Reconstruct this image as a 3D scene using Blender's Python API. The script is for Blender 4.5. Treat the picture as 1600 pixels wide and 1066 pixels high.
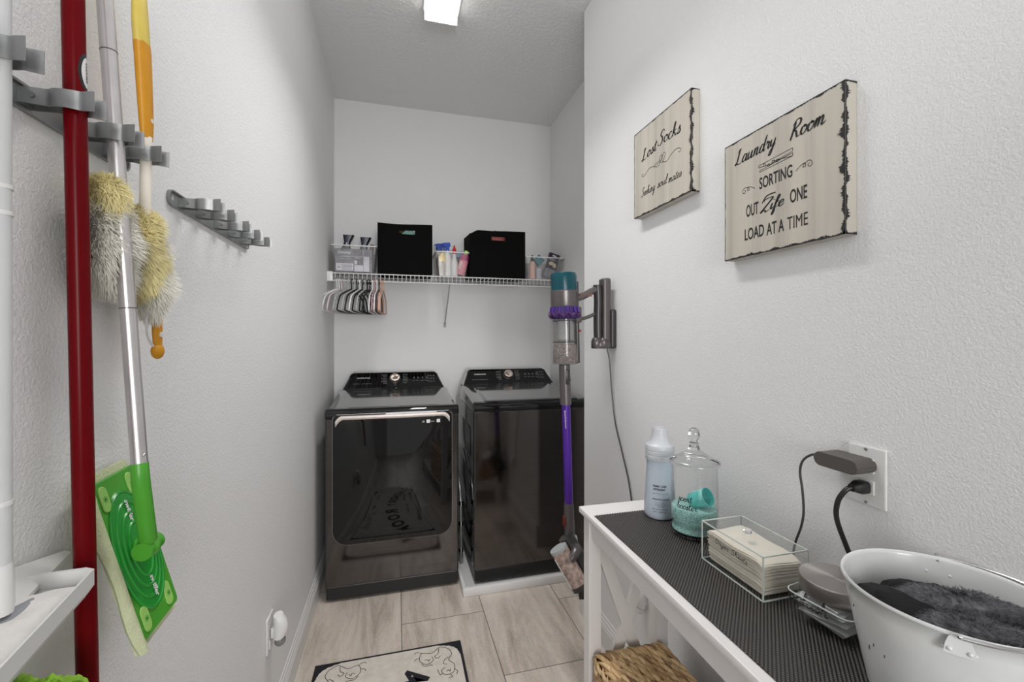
import bpy, bmesh, math, random
from mathutils import Vector, Matrix, noise   # everything below is built in metres, z up, camera near the origin looking along +y
random.seed(7)
for o in list(bpy.data.objects): bpy.data.objects.remove(o)
S = bpy.context.scene
COL = S.collection
PI = math.pi
R = math.radians

# ------------------------------------------------------------------ camera
cd = bpy.data.cameras.new('camera'); cam = bpy.data.objects.new('camera', cd); COL.objects.link(cam)
cam.location = (0, 0, 1.38); cam.rotation_euler = (R(90), 0, R(-14.85))
cd.sensor_width = 36; cd.lens = 680/1600*36; cd.shift_y = -7/1600; cd.clip_start = 0.02
S.camera = cam
# ------------------------------------------------------------------ world, exposure, large lights
S.view_settings.view_transform = 'Standard'; S.view_settings.look = 'None'
S.view_settings.exposure = -0.12; S.view_settings.gamma = 1.0; S.view_settings.use_curve_mapping = False
w = bpy.data.worlds.new('world'); S.world = w; w.use_nodes = True
w.node_tree.nodes['Background'].inputs[0].default_value = (1, .98, .96, 1)
w.node_tree.nodes['Background'].inputs[1].default_value = 0.5

def area(name, loc, rot, sx, sy, power, col=(1, 1, 1)):
    l = bpy.data.lights.new(name, 'AREA'); l.shape = 'RECTANGLE'; l.size = sx; l.size_y = sy; l.energy = power; l.color = col
    o = bpy.data.objects.new(name, l); COL.objects.link(o); o.location = loc; o.rotation_euler = rot
    return o
# unseen fill light added beyond the open doorway (the photographer's side)
hl = area('hall_fill', (0.25, -2.9, 1.75), (R(90), 0, 0), 1.6, 1.9, 26, (1, .99, .98)); hl.data.spread = R(70)
fl = area('bounce_fill', (0.1, -0.25, 1.95), (R(180-25), 0, 0), 0.35, 0.35, 9, (1, 1, 1))   # added upward fill, standing in for a flash bounced off the ceiling

# ------------------------------------------------------------------ materials
def nt(name):
    m = bpy.data.materials.new(name); m.use_nodes = True
    return m, m.node_tree.nodes, m.node_tree.links, m.node_tree.nodes['Principled BSDF']
def c4(c): return (c[0], c[1], c[2], 1)
def mat(name, col, rough=.5, metal=0, var=.04, scale=40, bump=0, bscale=200, spec=.5, coat=0, **kw):
    m, N, L, P = nt(name)
    P.inputs['Roughness'].default_value = rough; P.inputs['Metallic'].default_value = metal
    P.inputs['Specular IOR Level'].default_value = spec
    P.inputs['Coat Weight'].default_value = coat
    tc = N.new('ShaderNodeTexCoord'); n = N.new('ShaderNodeTexNoise'); n.inputs['Scale'].default_value = scale
    L.new(tc.outputs['Object'], n.inputs['Vector'])
    r = N.new('ShaderNodeValToRGB')
    a = [max(0, x*(1-var)) for x in col]; b = [min(1, x*(1+var)) for x in col]
    r.color_ramp.elements[0].position = .3; r.color_ramp.elements[1].position = .7
    r.color_ramp.elements[0].color = c4(a); r.color_ramp.elements[1].color = c4(b)
    L.new(n.outputs['Fac'], r.inputs[0]); L.new(r.outputs[0], P.inputs['Base Color'])
    if bump:
        n2 = N.new('ShaderNodeTexNoise'); n2.inputs['Scale'].default_value = bscale; n2.inputs['Detail'].default_value = 3
        L.new(tc.outputs['Object'], n2.inputs['Vector'])
        bp = N.new('ShaderNodeBump'); bp.inputs['Strength'].default_value = bump; bp.inputs['Distance'].default_value = .002
        L.new(n2.outputs['Fac'], bp.inputs['Height']); L.new(bp.outputs[0], P.inputs['Normal'])
    return m
def thin(name, tint=(1, 1, 1), rough=.02, ior=1.45, haze=0.0, hcol=(.8, .8, .8)):
    """thin clear sheet: transmits straight through, reflects by Fresnel"""
    m = bpy.data.materials.new(name); m.use_nodes = True; N = m.node_tree.nodes; L = m.node_tree.links
    N.clear(); out = N.new('ShaderNodeOutputMaterial')
    tr = N.new('ShaderNodeBsdfTransparent'); tr.inputs[0].default_value = c4(tint)
    gl = N.new('ShaderNodeBsdfGlossy'); gl.inputs['Roughness'].default_value = rough
    g = N.new('ShaderNodeNewGeometry'); dt = N.new('ShaderNodeVectorMath'); dt.operation = 'DOT_PRODUCT'
    L.new(g.outputs['Normal'], dt.inputs[0]); L.new(g.outputs['Incoming'], dt.inputs[1])
    def mth(op, a, b=0.0):
        n = N.new('ShaderNodeMath'); n.operation = op
        for i, v in enumerate((a, b)):
            if isinstance(v, (int, float)): n.inputs[i].default_value = v
            else: L.new(v, n.inputs[i])
        return n.outputs[0]
    f0 = ((ior-1)/(ior+1))**2
    sch = mth('ADD', mth('MULTIPLY', mth('POWER', mth('SUBTRACT', 1.0, mth('ABSOLUTE', dt.outputs['Value'])), 5.0), (1-f0)*.7), f0)
    mx = N.new('ShaderNodeMixShader'); L.new(sch, mx.inputs[0]); L.new(tr.outputs[0], mx.inputs[1]); L.new(gl.outputs[0], mx.inputs[2])
    if haze:
        df = N.new('ShaderNodeBsdfDiffuse'); df.inputs[0].default_value = c4(hcol)
        m2 = N.new('ShaderNodeMixShader'); m2.inputs[0].default_value = haze
        L.new(mx.outputs[0], m2.inputs[1]); L.new(df.outputs[0], m2.inputs[2]); L.new(m2.outputs[0], out.inputs[0])
    else: L.new(mx.outputs[0], out.inputs[0])
    return m
def wallmat(name, col, bscale, strength, dist=.0035):
    m, N, L, P = nt(name)
    P.inputs['Base Color'].default_value = c4(col); P.inputs['Roughness'].default_value = .55
    P.inputs['Specular IOR Level'].default_value = .3
    tc = N.new('ShaderNodeTexCoord'); n = N.new('ShaderNodeTexNoise'); n.inputs['Scale'].default_value = bscale
    n.inputs['Detail'].default_value = 2.5; n.inputs['Roughness'].default_value = .55; n.inputs['Distortion'].default_value = .6
    L.new(tc.outputs['Object'], n.inputs['Vector'])
    r = N.new('ShaderNodeValToRGB'); r.color_ramp.elements[0].position = .38; r.color_ramp.elements[1].position = .62
    L.new(n.outputs['Fac'], r.inputs[0])
    bp = N.new('ShaderNodeBump'); bp.inputs['Strength'].default_value = strength; bp.inputs['Distance'].default_value = dist
    L.new(r.outputs[0], bp.inputs['Height']); L.new(bp.outputs[0], P.inputs['Normal'])
    return m
M = {}
M['wall'] = wallmat('orange_peel_wall_paint', (.84, .84, .845), 190, .21)
M['ceil'] = wallmat('ceiling_paint', (.84, .84, .835), 60, .5)
M['trim'] = mat('white_trim_paint', (.76, .755, .75), .35, var=.01)
M['table'] = mat('white_table_lacquer', (.80, .775, .765), .35, var=.02, scale=8)
M['plate'] = mat('white_plastic', (.80, .80, .79), .3, var=.01)
M['black'] = mat('black_plastic', (.012, .012, .012), .35)
M['blackfab'] = mat('black_fabric', (.004, .004, .004), .95, spec=.1, bump=.3, bscale=600)
M['darkgrey'] = mat('dark_grey_plastic', (.07, .063, .06), .35)
M['gloss'] = mat('black_glass', (.004, .004, .0045), .035, var=0, spec=.55)
M['deck'] = mat('black_enamel_top', (.05, .05, .05), .10, var=.1, spec=.9, coat=.6)
M['kick'] = mat('matte_black_base', (.012, .012, .012), .4)
M['chrome'] = mat('chrome', (.7, .7, .7), .15, 1)
M['pinkmetal'] = mat('champagne_metal', (.85, .77, .73), .3, .35)
M['steel'] = mat('steel_strip', (.32, .33, .33), .38, .8, bump=.1, bscale=90)
M['adapt'] = mat('adapter_plastic', (.085,.075,.07), .4)
M['seafoam'] = mat('pale_sea_green_cloth', (.35, .6, .55), .8)
M['red'] = mat('red_enamel', (.13, .0015, .004), .25, spec=.1)
M['silver'] = mat('brushed_aluminium', (.62, .6, .6), .32, .85)
M['whitepl'] = mat('grey_white_plastic', (.66, .67, .68), .4, var=.02)
M['green'] = mat('green_plastic', (.075, .36, .03), .35)
M['greendk'] = mat('deep_green_plastic', (.02, .30, .035), .25)
M['greenlt'] = mat('lime_green_plastic', (.32, .62, .14), .45)
M['padcream'] = mat('cream_green_cloth', (.62, .66, .42), .9, bump=.8, bscale=300)
M['lime'] = mat('lime_chenille', (.33, .62, .06), .9, var=.3, scale=60, bump=.8, bscale=400)
M['orange'] = mat('orange_yellow_plastic', (.64, .28, .004), .45)
M['yellowlt'] = mat('pale_yellow_plastic', (.68, .53, .10), .45)
M['fluffy'] = mat('yellow_fluff', (.86, .77, .42), .95, var=.12, scale=25)
M['fluffw'] = mat('white_yellow_fluff', (.84, .82, .74), .95, var=.08, scale=25)
M['cloth'] = mat('white_cloth', (.78, .76, .74), .95, bump=.6, bscale=150)
M['smudge'] = mat('grey_smudge', (.3, .31, .34), .95)
M['teal'] = mat('teal_plastic', (.0, .055, .075), .2, spec=.4)
M['purple'] = mat('purple_plastic', (.03, .012, .11), .25)
M['ringpurple'] = mat('plum_plastic', (.075, .025, .11), .25, .3)
M['purplemetal'] = mat('purple_anodised', (.08, .018, .30), .3, .3)
M['vgrey'] = mat('nickel_grey_plastic', (.125, .113, .112), .3, .5)
M['vdark'] = mat('dark_iron_plastic', (.045, .04, .042), .3, .2)
M['dust'] = mat('grey_dust', (.27, .23, .22), 1, var=.5, scale=150, bump=1, bscale=200)
M['redpl'] = mat('red_plastic', (.5, .01, .012), .35)
M['brush'] = mat('roller_fabric', (.4, .3, .26), .8, var=.5, scale=60)
M['bottle'] = mat('pale_blue_grey_plastic', (.49, .55, .63), .38, var=.02)
M['bottlecap'] = mat('grey_white_cap', (.56, .585, .62), .4, var=.01)
M['ink'] = mat('black_ink', (.01, .01, .012), .6)
M['inkgrey'] = mat('grey_ink', (.07, .08, .1), .6)
M['bead'] = mat('mint_scent_beads', (.45, .80, .76), .35, var=.15, scale=300, bump=.5, bscale=400)
M['scoop'] = mat('turquoise_cup', (.10, .56, .53), .15, coat=.4)
M['sheet'] = mat('dryer_sheet', (.87, .81, .71), .9, bump=.3, bscale=60)
M['packet'] = mat('silver_packet', (.74, .75, .75), .28, .12, bump=.15, bscale=25)
M['bucket'] = mat('white_enamel', (.74, .755, .75), .22, var=.02, coat=.3)
M['sockblack'] = mat('black_cloth', (.006, .006, .007), .95, bump=.6, bscale=200)
M['sockgrey'] = mat('charcoal_plush', (.15, .15, .165), 1, var=.35, scale=70, bump=1, bscale=250)
M['wire'] = mat('white_coated_wire', (.75, .75, .74), .4)
M['navy'] = mat('navy_plastic', (.008, .01, .035), .3)
M['blue'] = mat('blue_plastic', (.008, .06, .42), .3)
M['yellow'] = mat('yellow_plastic', (.8, .55, .05), .4)
M['whiteb'] = mat('white_bottle', (.8, .8, .8), .35)
M['pinkb'] = mat('pink_bottle', (.75, .22, .28), .35, var=.25, scale=50)
M['magenta'] = mat('magenta_label', (.42, .02, .14), .4)
M['limecap'] = mat('lime_cap', (.45, .8, .12), .4)
M['peach'] = mat('peach_liquid_bottle', (.75, .5, .42), .25)
M['brown'] = mat('brown_liquid', (.17, .11, .06), .3)
M['tealcard'] = mat('teal_card', (.06, .24, .29), .5)
M['plum'] = mat('plum_card', (.03, .012, .045), .45)
M['lav'] = mat('grey_lavender_print', (.19, .19, .215), .5, var=.3, scale=20)
M['lavlt'] = mat('light_lavender_print', (.62, .6, .66), .5)
M['hpink'] = mat('dusty_pink', (.5, .28, .33), .6)
M['hpeach'] = mat('peach_velvet', (.62, .38, .28), .7)
M['hgrey'] = mat('grey_hanger', (.42, .44, .44), .6)
M['thin'] = thin('clear_acrylic', (.99, .994, .992))
M['thinedge'] = mat('acrylic_edge', (.62, .68, .64), .15)
M['thinbin'] = thin('clear_plastic_bin', (.97, .97, .97), .1, haze=.045)
M['vbin'] = thin('smoked_clear_bin', (.80, .79, .78), .05, haze=.06, hcol=(.6, .58, .56))
M['rim'] = mat('frosted_plastic_rim', (.74, .74, .74), .3)
def glassm():
    m, N, L, P = nt('solid_clear_glass')
    P.inputs['Base Color'].default_value = (.97, .98, .98, 1); P.inputs['Roughness'].default_value = .01
    P.inputs['Transmission Weight'].default_value = 1; P.inputs['IOR'].default_value = 1.45
    return m
M['glass'] = glassm()
def emis(name, col, s):
    m, N, L, P = nt(name)
    P.inputs['Base Color'].default_value = c4(col); P.inputs['Emission Color'].default_value = c4(col); P.inputs['Emission Strength'].default_value = s
    return m
M['lamp'] = emis('lit_diffuser', (1, .985, .965), 3.0)
def stainless():
    m, N, L, P = nt('black_stainless')
    P.inputs['Base Color'].default_value = (.20, .185, .18, 1); P.inputs['Metallic'].default_value = 1
    tc = N.new('ShaderNodeTexCoord'); mp = N.new('ShaderNodeMapping'); mp.inputs['Scale'].default_value = (6, 6, 900)
    n = N.new('ShaderNodeTexNoise'); n.inputs['Scale'].default_value = 1; n.inputs['Detail'].default_value = 3
    L.new(tc.outputs['Object'], mp.inputs[0]); L.new(mp.outputs[0], n.inputs['Vector'])
    r = N.new('ShaderNodeMapRange'); r.inputs[3].default_value = .05; r.inputs[4].default_value = .14
    L.new(n.outputs['Fac'], r.inputs[0]); L.new(r.outputs[0], P.inputs['Roughness'])
    c = N.new('ShaderNodeValToRGB'); c.color_ramp.elements[0].color = (.09, .082, .08, 1); c.color_ramp.elements[1].color = (.155, .144, .14, 1)
    L.new(n.outputs['Fac'], c.inputs[0]); L.new(c.outputs[0], P.inputs['Base Color'])
    return m
M['bss'] = stainless()
def satin():
    m, N, L, P = nt('turned_steel_lid')
    P.inputs['Base Color'].default_value = (.55, .51, .49, 1); P.inputs['Metallic'].default_value = 1; P.inputs['Roughness'].default_value = .34
    P.inputs['Anisotropic'].default_value = .85
    tg = N.new('ShaderNodeTangent'); tg.direction_type = 'RADIAL'; tg.axis = 'Z'; L.new(tg.outputs[0], P.inputs['Tangent'])
    return m
M['satin'] = satin()
M['dial'] = satin(); M['dial'].name = 'turned_copper_dial'; M['dial'].node_tree.nodes['Principled BSDF'].inputs['Base Color'].default_value = (.72, .62, .56, 1)
def floor_mat():
    m, N, L, P = nt('travertine_plank_tile')
    def mth(op, a, b=None):
        n = N.new('ShaderNodeMath'); n.operation = op
        for i, v in enumerate((a, b)):
            if v is None: continue
            if isinstance(v, (int, float)): n.inputs[i].default_value = v
            else: L.new(v, n.inputs[i])
        return n.outputs[0]
    tc = N.new('ShaderNodeTexCoord'); sp = N.new('ShaderNodeSeparateXYZ'); L.new(tc.outputs['Object'], sp.inputs[0])
    X, Y = sp.outputs[0], sp.outputs[1]
    W, H = .4, .81
    cx = mth('DIVIDE', mth('SUBTRACT', mth('MAXIMUM', X, -.25), .023-4*W), W)          # positive
    col = mth('FLOOR', cx); fx = mth('FRACT', cx)
    odd = mth('MODULO', col, 2)
    cy = mth('DIVIDE', mth('ADD', mth('ADD', Y, 8*H-2.15), mth('MULTIPLY', odd, .43)), H)
    row = mth('FLOOR', cy); fy = mth('FRACT', cy)
    ex = mth('MULTIPLY', mth('MINIMUM', fx, mth('SUBTRACT', 1, fx)), W)
    ey = mth('MULTIPLY', mth('MINIMUM', fy, mth('SUBTRACT', 1, fy)), H)
    e = mth('MINIMUM', ex, ey)
    g = N.new('ShaderNodeMapRange'); g.inputs[1].default_value = .0009; g.inputs[2].default_value = .0022; L.new(e, g.inputs[0])
    # streaks along Y, offset per tile
    wn = N.new('ShaderNodeTexWhiteNoise'); wn.noise_dimensions = '2D'
    cb = N.new('ShaderNodeCombineXYZ'); L.new(col, cb.inputs[0]); L.new(row, cb.inputs[1]); L.new(cb.outputs[0], wn.inputs['Vector'])
    off = N.new('ShaderNodeVectorMath'); off.operation = 'SCALE'; L.new(wn.outputs['Color'], off.inputs[0]); off.inputs['Scale'].default_value = 20
    mp = N.new('ShaderNodeMapping'); mp.inputs['Scale'].default_value = (11, 1.5, 1); L.new(tc.outputs['Object'], mp.inputs[0])
    ad = N.new('ShaderNodeVectorMath'); L.new(mp.outputs[0], ad.inputs[0]); L.new(off.outputs[0], ad.inputs[1])
    n1 = N.new('ShaderNodeTexNoise'); n1.inputs['Scale'].default_value = 1; n1.inputs['Detail'].default_value = 7; n1.inputs['Roughness'].default_value = .7; n1.inputs['Distortion'].default_value = .5
    L.new(ad.outputs[0], n1.inputs['Vector'])
    r = N.new('ShaderNodeValToRGB'); E = r.color_ramp.elements
    E[0].position = .3; E[0].color = (.37, .31, .26, 1); E[1].position = .72; E[1].color = (.76, .69, .62, 1)
    k = E.new(.5); k.color = (.60, .53, .465, 1)
    L.new(n1.outputs['Fac'], r.inputs[0])
    n2 = N.new('ShaderNodeTexNoise'); n2.inputs['Scale'].default_value = 90; n2.inputs['Detail'].default_value = 4; L.new(tc.outputs['Object'], n2.inputs['Vector'])
    m1 = N.new('ShaderNodeMix'); m1.data_type = 'RGBA'; m1.blend_type = 'OVERLAY'; m1.inputs[0].default_value = .25
    L.new(r.outputs[0], m1.inputs[6]); L.new(n2.outputs['Color'], m1.inputs[7])
    m2 = N.new('ShaderNodeMix'); m2.data_type = 'RGBA'; m2.inputs[6].default_value = (.10, .075, .06, 1)
    L.new(g.outputs[0], m2.inputs[0]); L.new(m1.outputs[2], m2.inputs[7]); L.new(m2.outputs[2], P.inputs['Base Color'])
    P.inputs['Roughness'].default_value = .42
    bp = N.new('ShaderNodeBump'); bp.inputs['Strength'].default_value = .3; bp.inputs['Distance'].default_value = .002
    L.new(g.outputs[0], bp.inputs['Height']); L.new(bp.outputs[0], P.inputs['Normal'])
    return m
M['floor'] = floor_mat()
def sign_mat():
    """cream boards with vertical grain; black wear near the edges of the block (object space, half sizes baked by scale attr)"""
    m, N, L, P = nt('distressed_cream_board')
    tc = N.new('ShaderNodeTexCoord'); mp = N.new('ShaderNodeMapping'); mp.inputs['Scale'].default_value = (1, 26, .8)
    L.new(tc.outputs['Object'], mp.inputs[0])
    n = N.new('ShaderNodeTexNoise'); n.inputs['Scale'].default_value = 1; n.inputs['Detail'].default_value = 5; n.inputs['Roughness'].default_value = .6
    L.new(mp.outputs[0], n.inputs['Vector'])
    r = N.new('ShaderNodeValToRGB'); E = r.color_ramp.elements
    E[0].position = .25; E[0].color = (.42, .39, .34, 1); E[1].position = .75; E[1].color = (.64, .58, .49, 1)
    k = E.new(.5); k.color = (.57, .53, .465, 1)
    L.new(n.outputs['Fac'], r.inputs[0])
    L.new(r.outputs[0], P.inputs['Base Color']); P.inputs['Roughness'].default_value = .5
    return m
M['sign'] = sign_mat()
def wicker():
    m, N, L, P = nt('water_hyacinth')
    g = N.new('ShaderNodeNewGeometry'); r = N.new('ShaderNodeValToRGB'); E = r.color_ramp.elements
    E[0].color = (.27, .155, .07, 1); E[1].color = (.74, .53, .30, 1); k = E.new(.35); k.color = (.55, .36, .17, 1)
    L.new(g.outputs['Random Per Island'], r.inputs[0])
    tc = N.new('ShaderNodeTexCoord'); n = N.new('ShaderNodeTexNoise'); n.inputs['Scale'].default_value = 120; n.inputs['Detail'].default_value = 4
    L.new(tc.outputs['Object'], n.inputs['Vector'])
    mx = N.new('ShaderNodeMix'); mx.data_type = 'RGBA'; mx.blend_type = 'OVERLAY'; mx.inputs[0].default_value = .4
    L.new(r.outputs[0], mx.inputs[6]); L.new(n.outputs['Fac'], mx.inputs[7]); L.new(mx.outputs[2], P.inputs['Base Color'])
    P.inputs['Roughness'].default_value = .55
    bp = N.new('ShaderNodeBump'); bp.inputs['Strength'].default_value = .6; bp.inputs['Distance'].default_value = .002
    L.new(n.outputs['Fac'], bp.inputs['Height']); L.new(bp.outputs[0], P.inputs['Normal'])
    return m
M['wicker'] = wicker()
def matcord():
    m, N, L, P = nt('black_ribbed_mat')
    tc = N.new('ShaderNodeTexCoord'); mp = N.new('ShaderNodeMapping'); mp.inputs['Rotation'].default_value = (0, 0, R(-45)); mp.inputs['Scale'].default_value = (1, 1, 1)
    L.new(tc.outputs['Object'], mp.inputs[0])
    wv = N.new('ShaderNodeTexWave'); wv.inputs['Scale'].default_value = 60; wv.bands_direction = 'X'; wv.inputs['Distortion'].default_value = 0
    L.new(mp.outputs[0], wv.inputs['Vector'])
    r = N.new('ShaderNodeValToRGB'); r.color_ramp.elements[0].color = (.03, .027, .025, 1); r.color_ramp.elements[1].color = (.15, .137, .127, 1)
    L.new(wv.outputs['Fac'], r.inputs[0]); L.new(r.outputs[0], P.inputs['Base Color']); P.inputs['Roughness'].default_value = .5
    bp = N.new('ShaderNodeBump'); bp.inputs['Strength'].default_value = .5; bp.inputs['Distance'].default_value = .001
    L.new(wv.outputs['Fac'], bp.inputs['Height']); L.new(bp.outputs[0], P.inputs['Normal'])
    return m
M['cord'] = matcord()
M['rugcream'] = mat('cream_rug_pile', (.66, .61, .55), .95, var=.08, scale=30, bump=.6, bscale=500)
M['rugblack'] = mat('black_rug_pile', (.012, .012, .018), .95, bump=.4, bscale=500)

# ------------------------------------------------------------------ mesh helpers
class MB:
    def __init__(s): s.bm = bmesh.new()
    def box(s, lo, hi, T=None, bev=0, seg=2):
        lo, hi = Vector(lo), Vector(hi); c = (lo+hi)/2; d = hi-lo
        r = bmesh.ops.create_cube(s.bm, size=1); vs = r['verts']
        for v in vs: v.co = Vector((v.co.x*d.x, v.co.y*d.y, v.co.z*d.z))+c
        if bev:
            es = list({e for v in vs for e in v.link_edges})
            r2 = bmesh.ops.bevel(s.bm, geom=es, offset=bev, segments=seg, profile=.5, affect='EDGES')
            vs = list({v for f in r2['faces'] for v in f.verts} | {v for v in vs if v.is_valid})
        if T is not None:
            for v in vs: v.co = T @ v.co
        return s
    def rings(s, rs, cap=True, closed=False):
        """rs: list of lists of points, skinned"""
        L = [[s.bm.verts.new(p) for p in r] for r in rs]; n = len(L[0])
        m = len(L)
        for i in range(m if closed else m-1):
            a, b = L[i], L[(i+1) % m]
            for j in range(n):
                k = (j+1) % n
                try: s.bm.faces.new((a[j], a[k], b[k], b[j]))
                except ValueError: pass
        if cap and not closed:
            s.bm.faces.new(L[0][::-1]); s.bm.faces.new(L[-1])
        return s
    def lathe(s, prof, c=(0, 0, 0), ax=(0, 0, 1), seg=32, cap=True, mod=None):
        ax = Vector(ax).normalized(); q = Vector((0, 0, 1)).rotation_difference(ax); c = Vector(c); rs = []
        for (r, z) in prof:
            ring = []
            for k in range(seg):
                t = 2*PI*k/seg; rr = r*(mod(t, z) if mod else 1)
                ring.append(c+q @ Vector((max(rr, 1e-5)*math.cos(t), max(rr, 1e-5)*math.sin(t), z)))
            rs.append(ring)
        return s.rings(rs, cap)
    def cyl(s, a, b, r, r2=None, seg=20):
        a, b = Vector(a), Vector(b); d = b-a
        return s.lathe([(r, 0), (r if r2 is None else r2, d.length)], a, d, seg)
    def tube(s, pts, r, seg=8, closed=False, smooth=0, flat=1.0, up=None):
        pts = [Vector(p) for p in pts]
        if smooth: pts = catmull(pts, smooth, closed)
        n = len(pts); rs = []; prev = None
        for i, p in enumerate(pts):
            if closed: t = (pts[(i+1) % n]-pts[i-1])
            else: t = pts[min(i+1, n-1)]-pts[max(i-1, 0)]
            t.normalize()
            if prev is None:
                u = Vector(up) if up else (Vector((0, 0, 1)) if abs(t.z) < .9 else Vector((1, 0, 0)))
            else: u = prev
            u = (u-t*u.dot(t)).normalized(); prev = u; v = t.cross(u)
            rr = r(i/(max(n-1, 1))) if callable(r) else r
            rs.append([p+u*math.cos(a)*rr*flat+v*math.sin(a)*rr for a in [2*PI*k/seg for k in range(seg)]])
        return s.rings(rs, True, closed)
    def prism(s, poly, a, b, frame=None):
        """poly 2D list extruded from height a to b; frame=(origin,u,v,n)"""
        o, u, v, n = frame or (Vector((0, 0, 0)), Vector((1, 0, 0)), Vector((0, 1, 0)), Vector((0, 0, 1)))
        o, u, v, n = Vector(o), Vector(u), Vector(v), Vector(n)
        return s.rings([[o+u*x+v*y+n*h for x, y in poly] for h in (a, b)])
    def ell(s, c, r, seg=16, T=None):
        c = Vector(c); rr = Vector(r) if hasattr(r, '__len__') else Vector((r, r, r))
        res = bmesh.ops.create_uvsphere(s.bm, u_segments=seg, v_segments=max(6, seg//2), radius=1)
        for v in res['verts']:
            p = Vector((v.co.x*rr.x, v.co.y*rr.y, v.co.z*rr.z))
            v.co = c+(T @ p if T else p)
        return s
    def quad(s, *p):
        s.bm.faces.new([s.bm.verts.new(Vector(q)) for q in p]); return s
    def build(s, name, m, parent=None, smooth=True, angle=40, bev=0):
        bmesh.ops.recalc_face_normals(s.bm, faces=s.bm.faces)
        me = bpy.data.meshes.new(name)
        if smooth:
            for f in s.bm.faces: f.smooth = True
            for e in s.bm.edges:
                if len(e.link_faces) == 2:
                    a1, a2 = sorted(f.calc_area() for f in e.link_faces); ang = e.calc_face_angle(0)
                    if ang > R(angle) or (ang > R(5) and a2 > 12*a1 and a2 > 2e-4): e.smooth = False
        s.bm.to_mesh(me); s.bm.free()
        o = bpy.data.objects.new(name, me); COL.objects.link(o)
        for q in (m if isinstance(m, (list, tuple)) else [m]): me.materials.append(q)
        if parent:
            o.parent = parent; o.matrix_parent_inverse = parent.matrix_basis.inverted()
        if bev:
            b = o.modifiers.new('bevel', 'BEVEL'); b.width = bev; b.segments = 2; b.limit_method = 'ANGLE'; b.angle_limit = R(50)
        return o
def catmull(P, k, closed=False):
    n = len(P); out = []
    for i in range(n if closed else n-1):
        if closed: a, b, c, d = P[i-1], P[i], P[(i+1) % n], P[(i+2) % n]
        else: a, b, c, d = P[max(i-1, 0)], P[i], P[i+1], P[min(i+2, n-1)]
        for j in range(k):
            t = j/k
            out.append(.5*((2*b)+(c-a)*t+(2*a-5*b+4*c-d)*t*t+(3*b-a-3*c+d)*t**3))
    if not closed: out.append(P[-1])
    return out
def tag(o, label=None, cat=None, group=None, kind=None):
    if label: o['label'] = label
    if cat: o['category'] = cat
    if group: o['group'] = group
    if kind: o['kind'] = kind
    return o
def thing(name, loc, label, cat, group=None):
    o = bpy.data.objects.new(name, None); o.empty_display_size = .02; COL.objects.link(o); o.location = loc
    return tag(o, label, cat, group)
def struct(mb, name, m, parent=None, **k):
    o = mb.build(name, m, parent, **k)
    if not parent: o['kind'] = 'structure'
    return o
def rrect(w, h, r, seg=6, radii=None):
    """rounded rectangle centred polygon; radii order: BL, BR, TR, TL"""
    radii = radii or (r, r, r, r); out = []
    for (sx, sy, a0, rr) in ((-1, -1, PI, radii[0]), (1, -1, 1.5*PI, radii[1]), (1, 1, 0, radii[2]), (-1, 1, .5*PI, radii[3])):
        for k in range(seg+1):
            a = a0+k/seg*PI/2
            out.append((sx*(w/2-rr)+rr*math.cos(a), sy*(h/2-rr)+rr*math.sin(a)))
    return out

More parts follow.
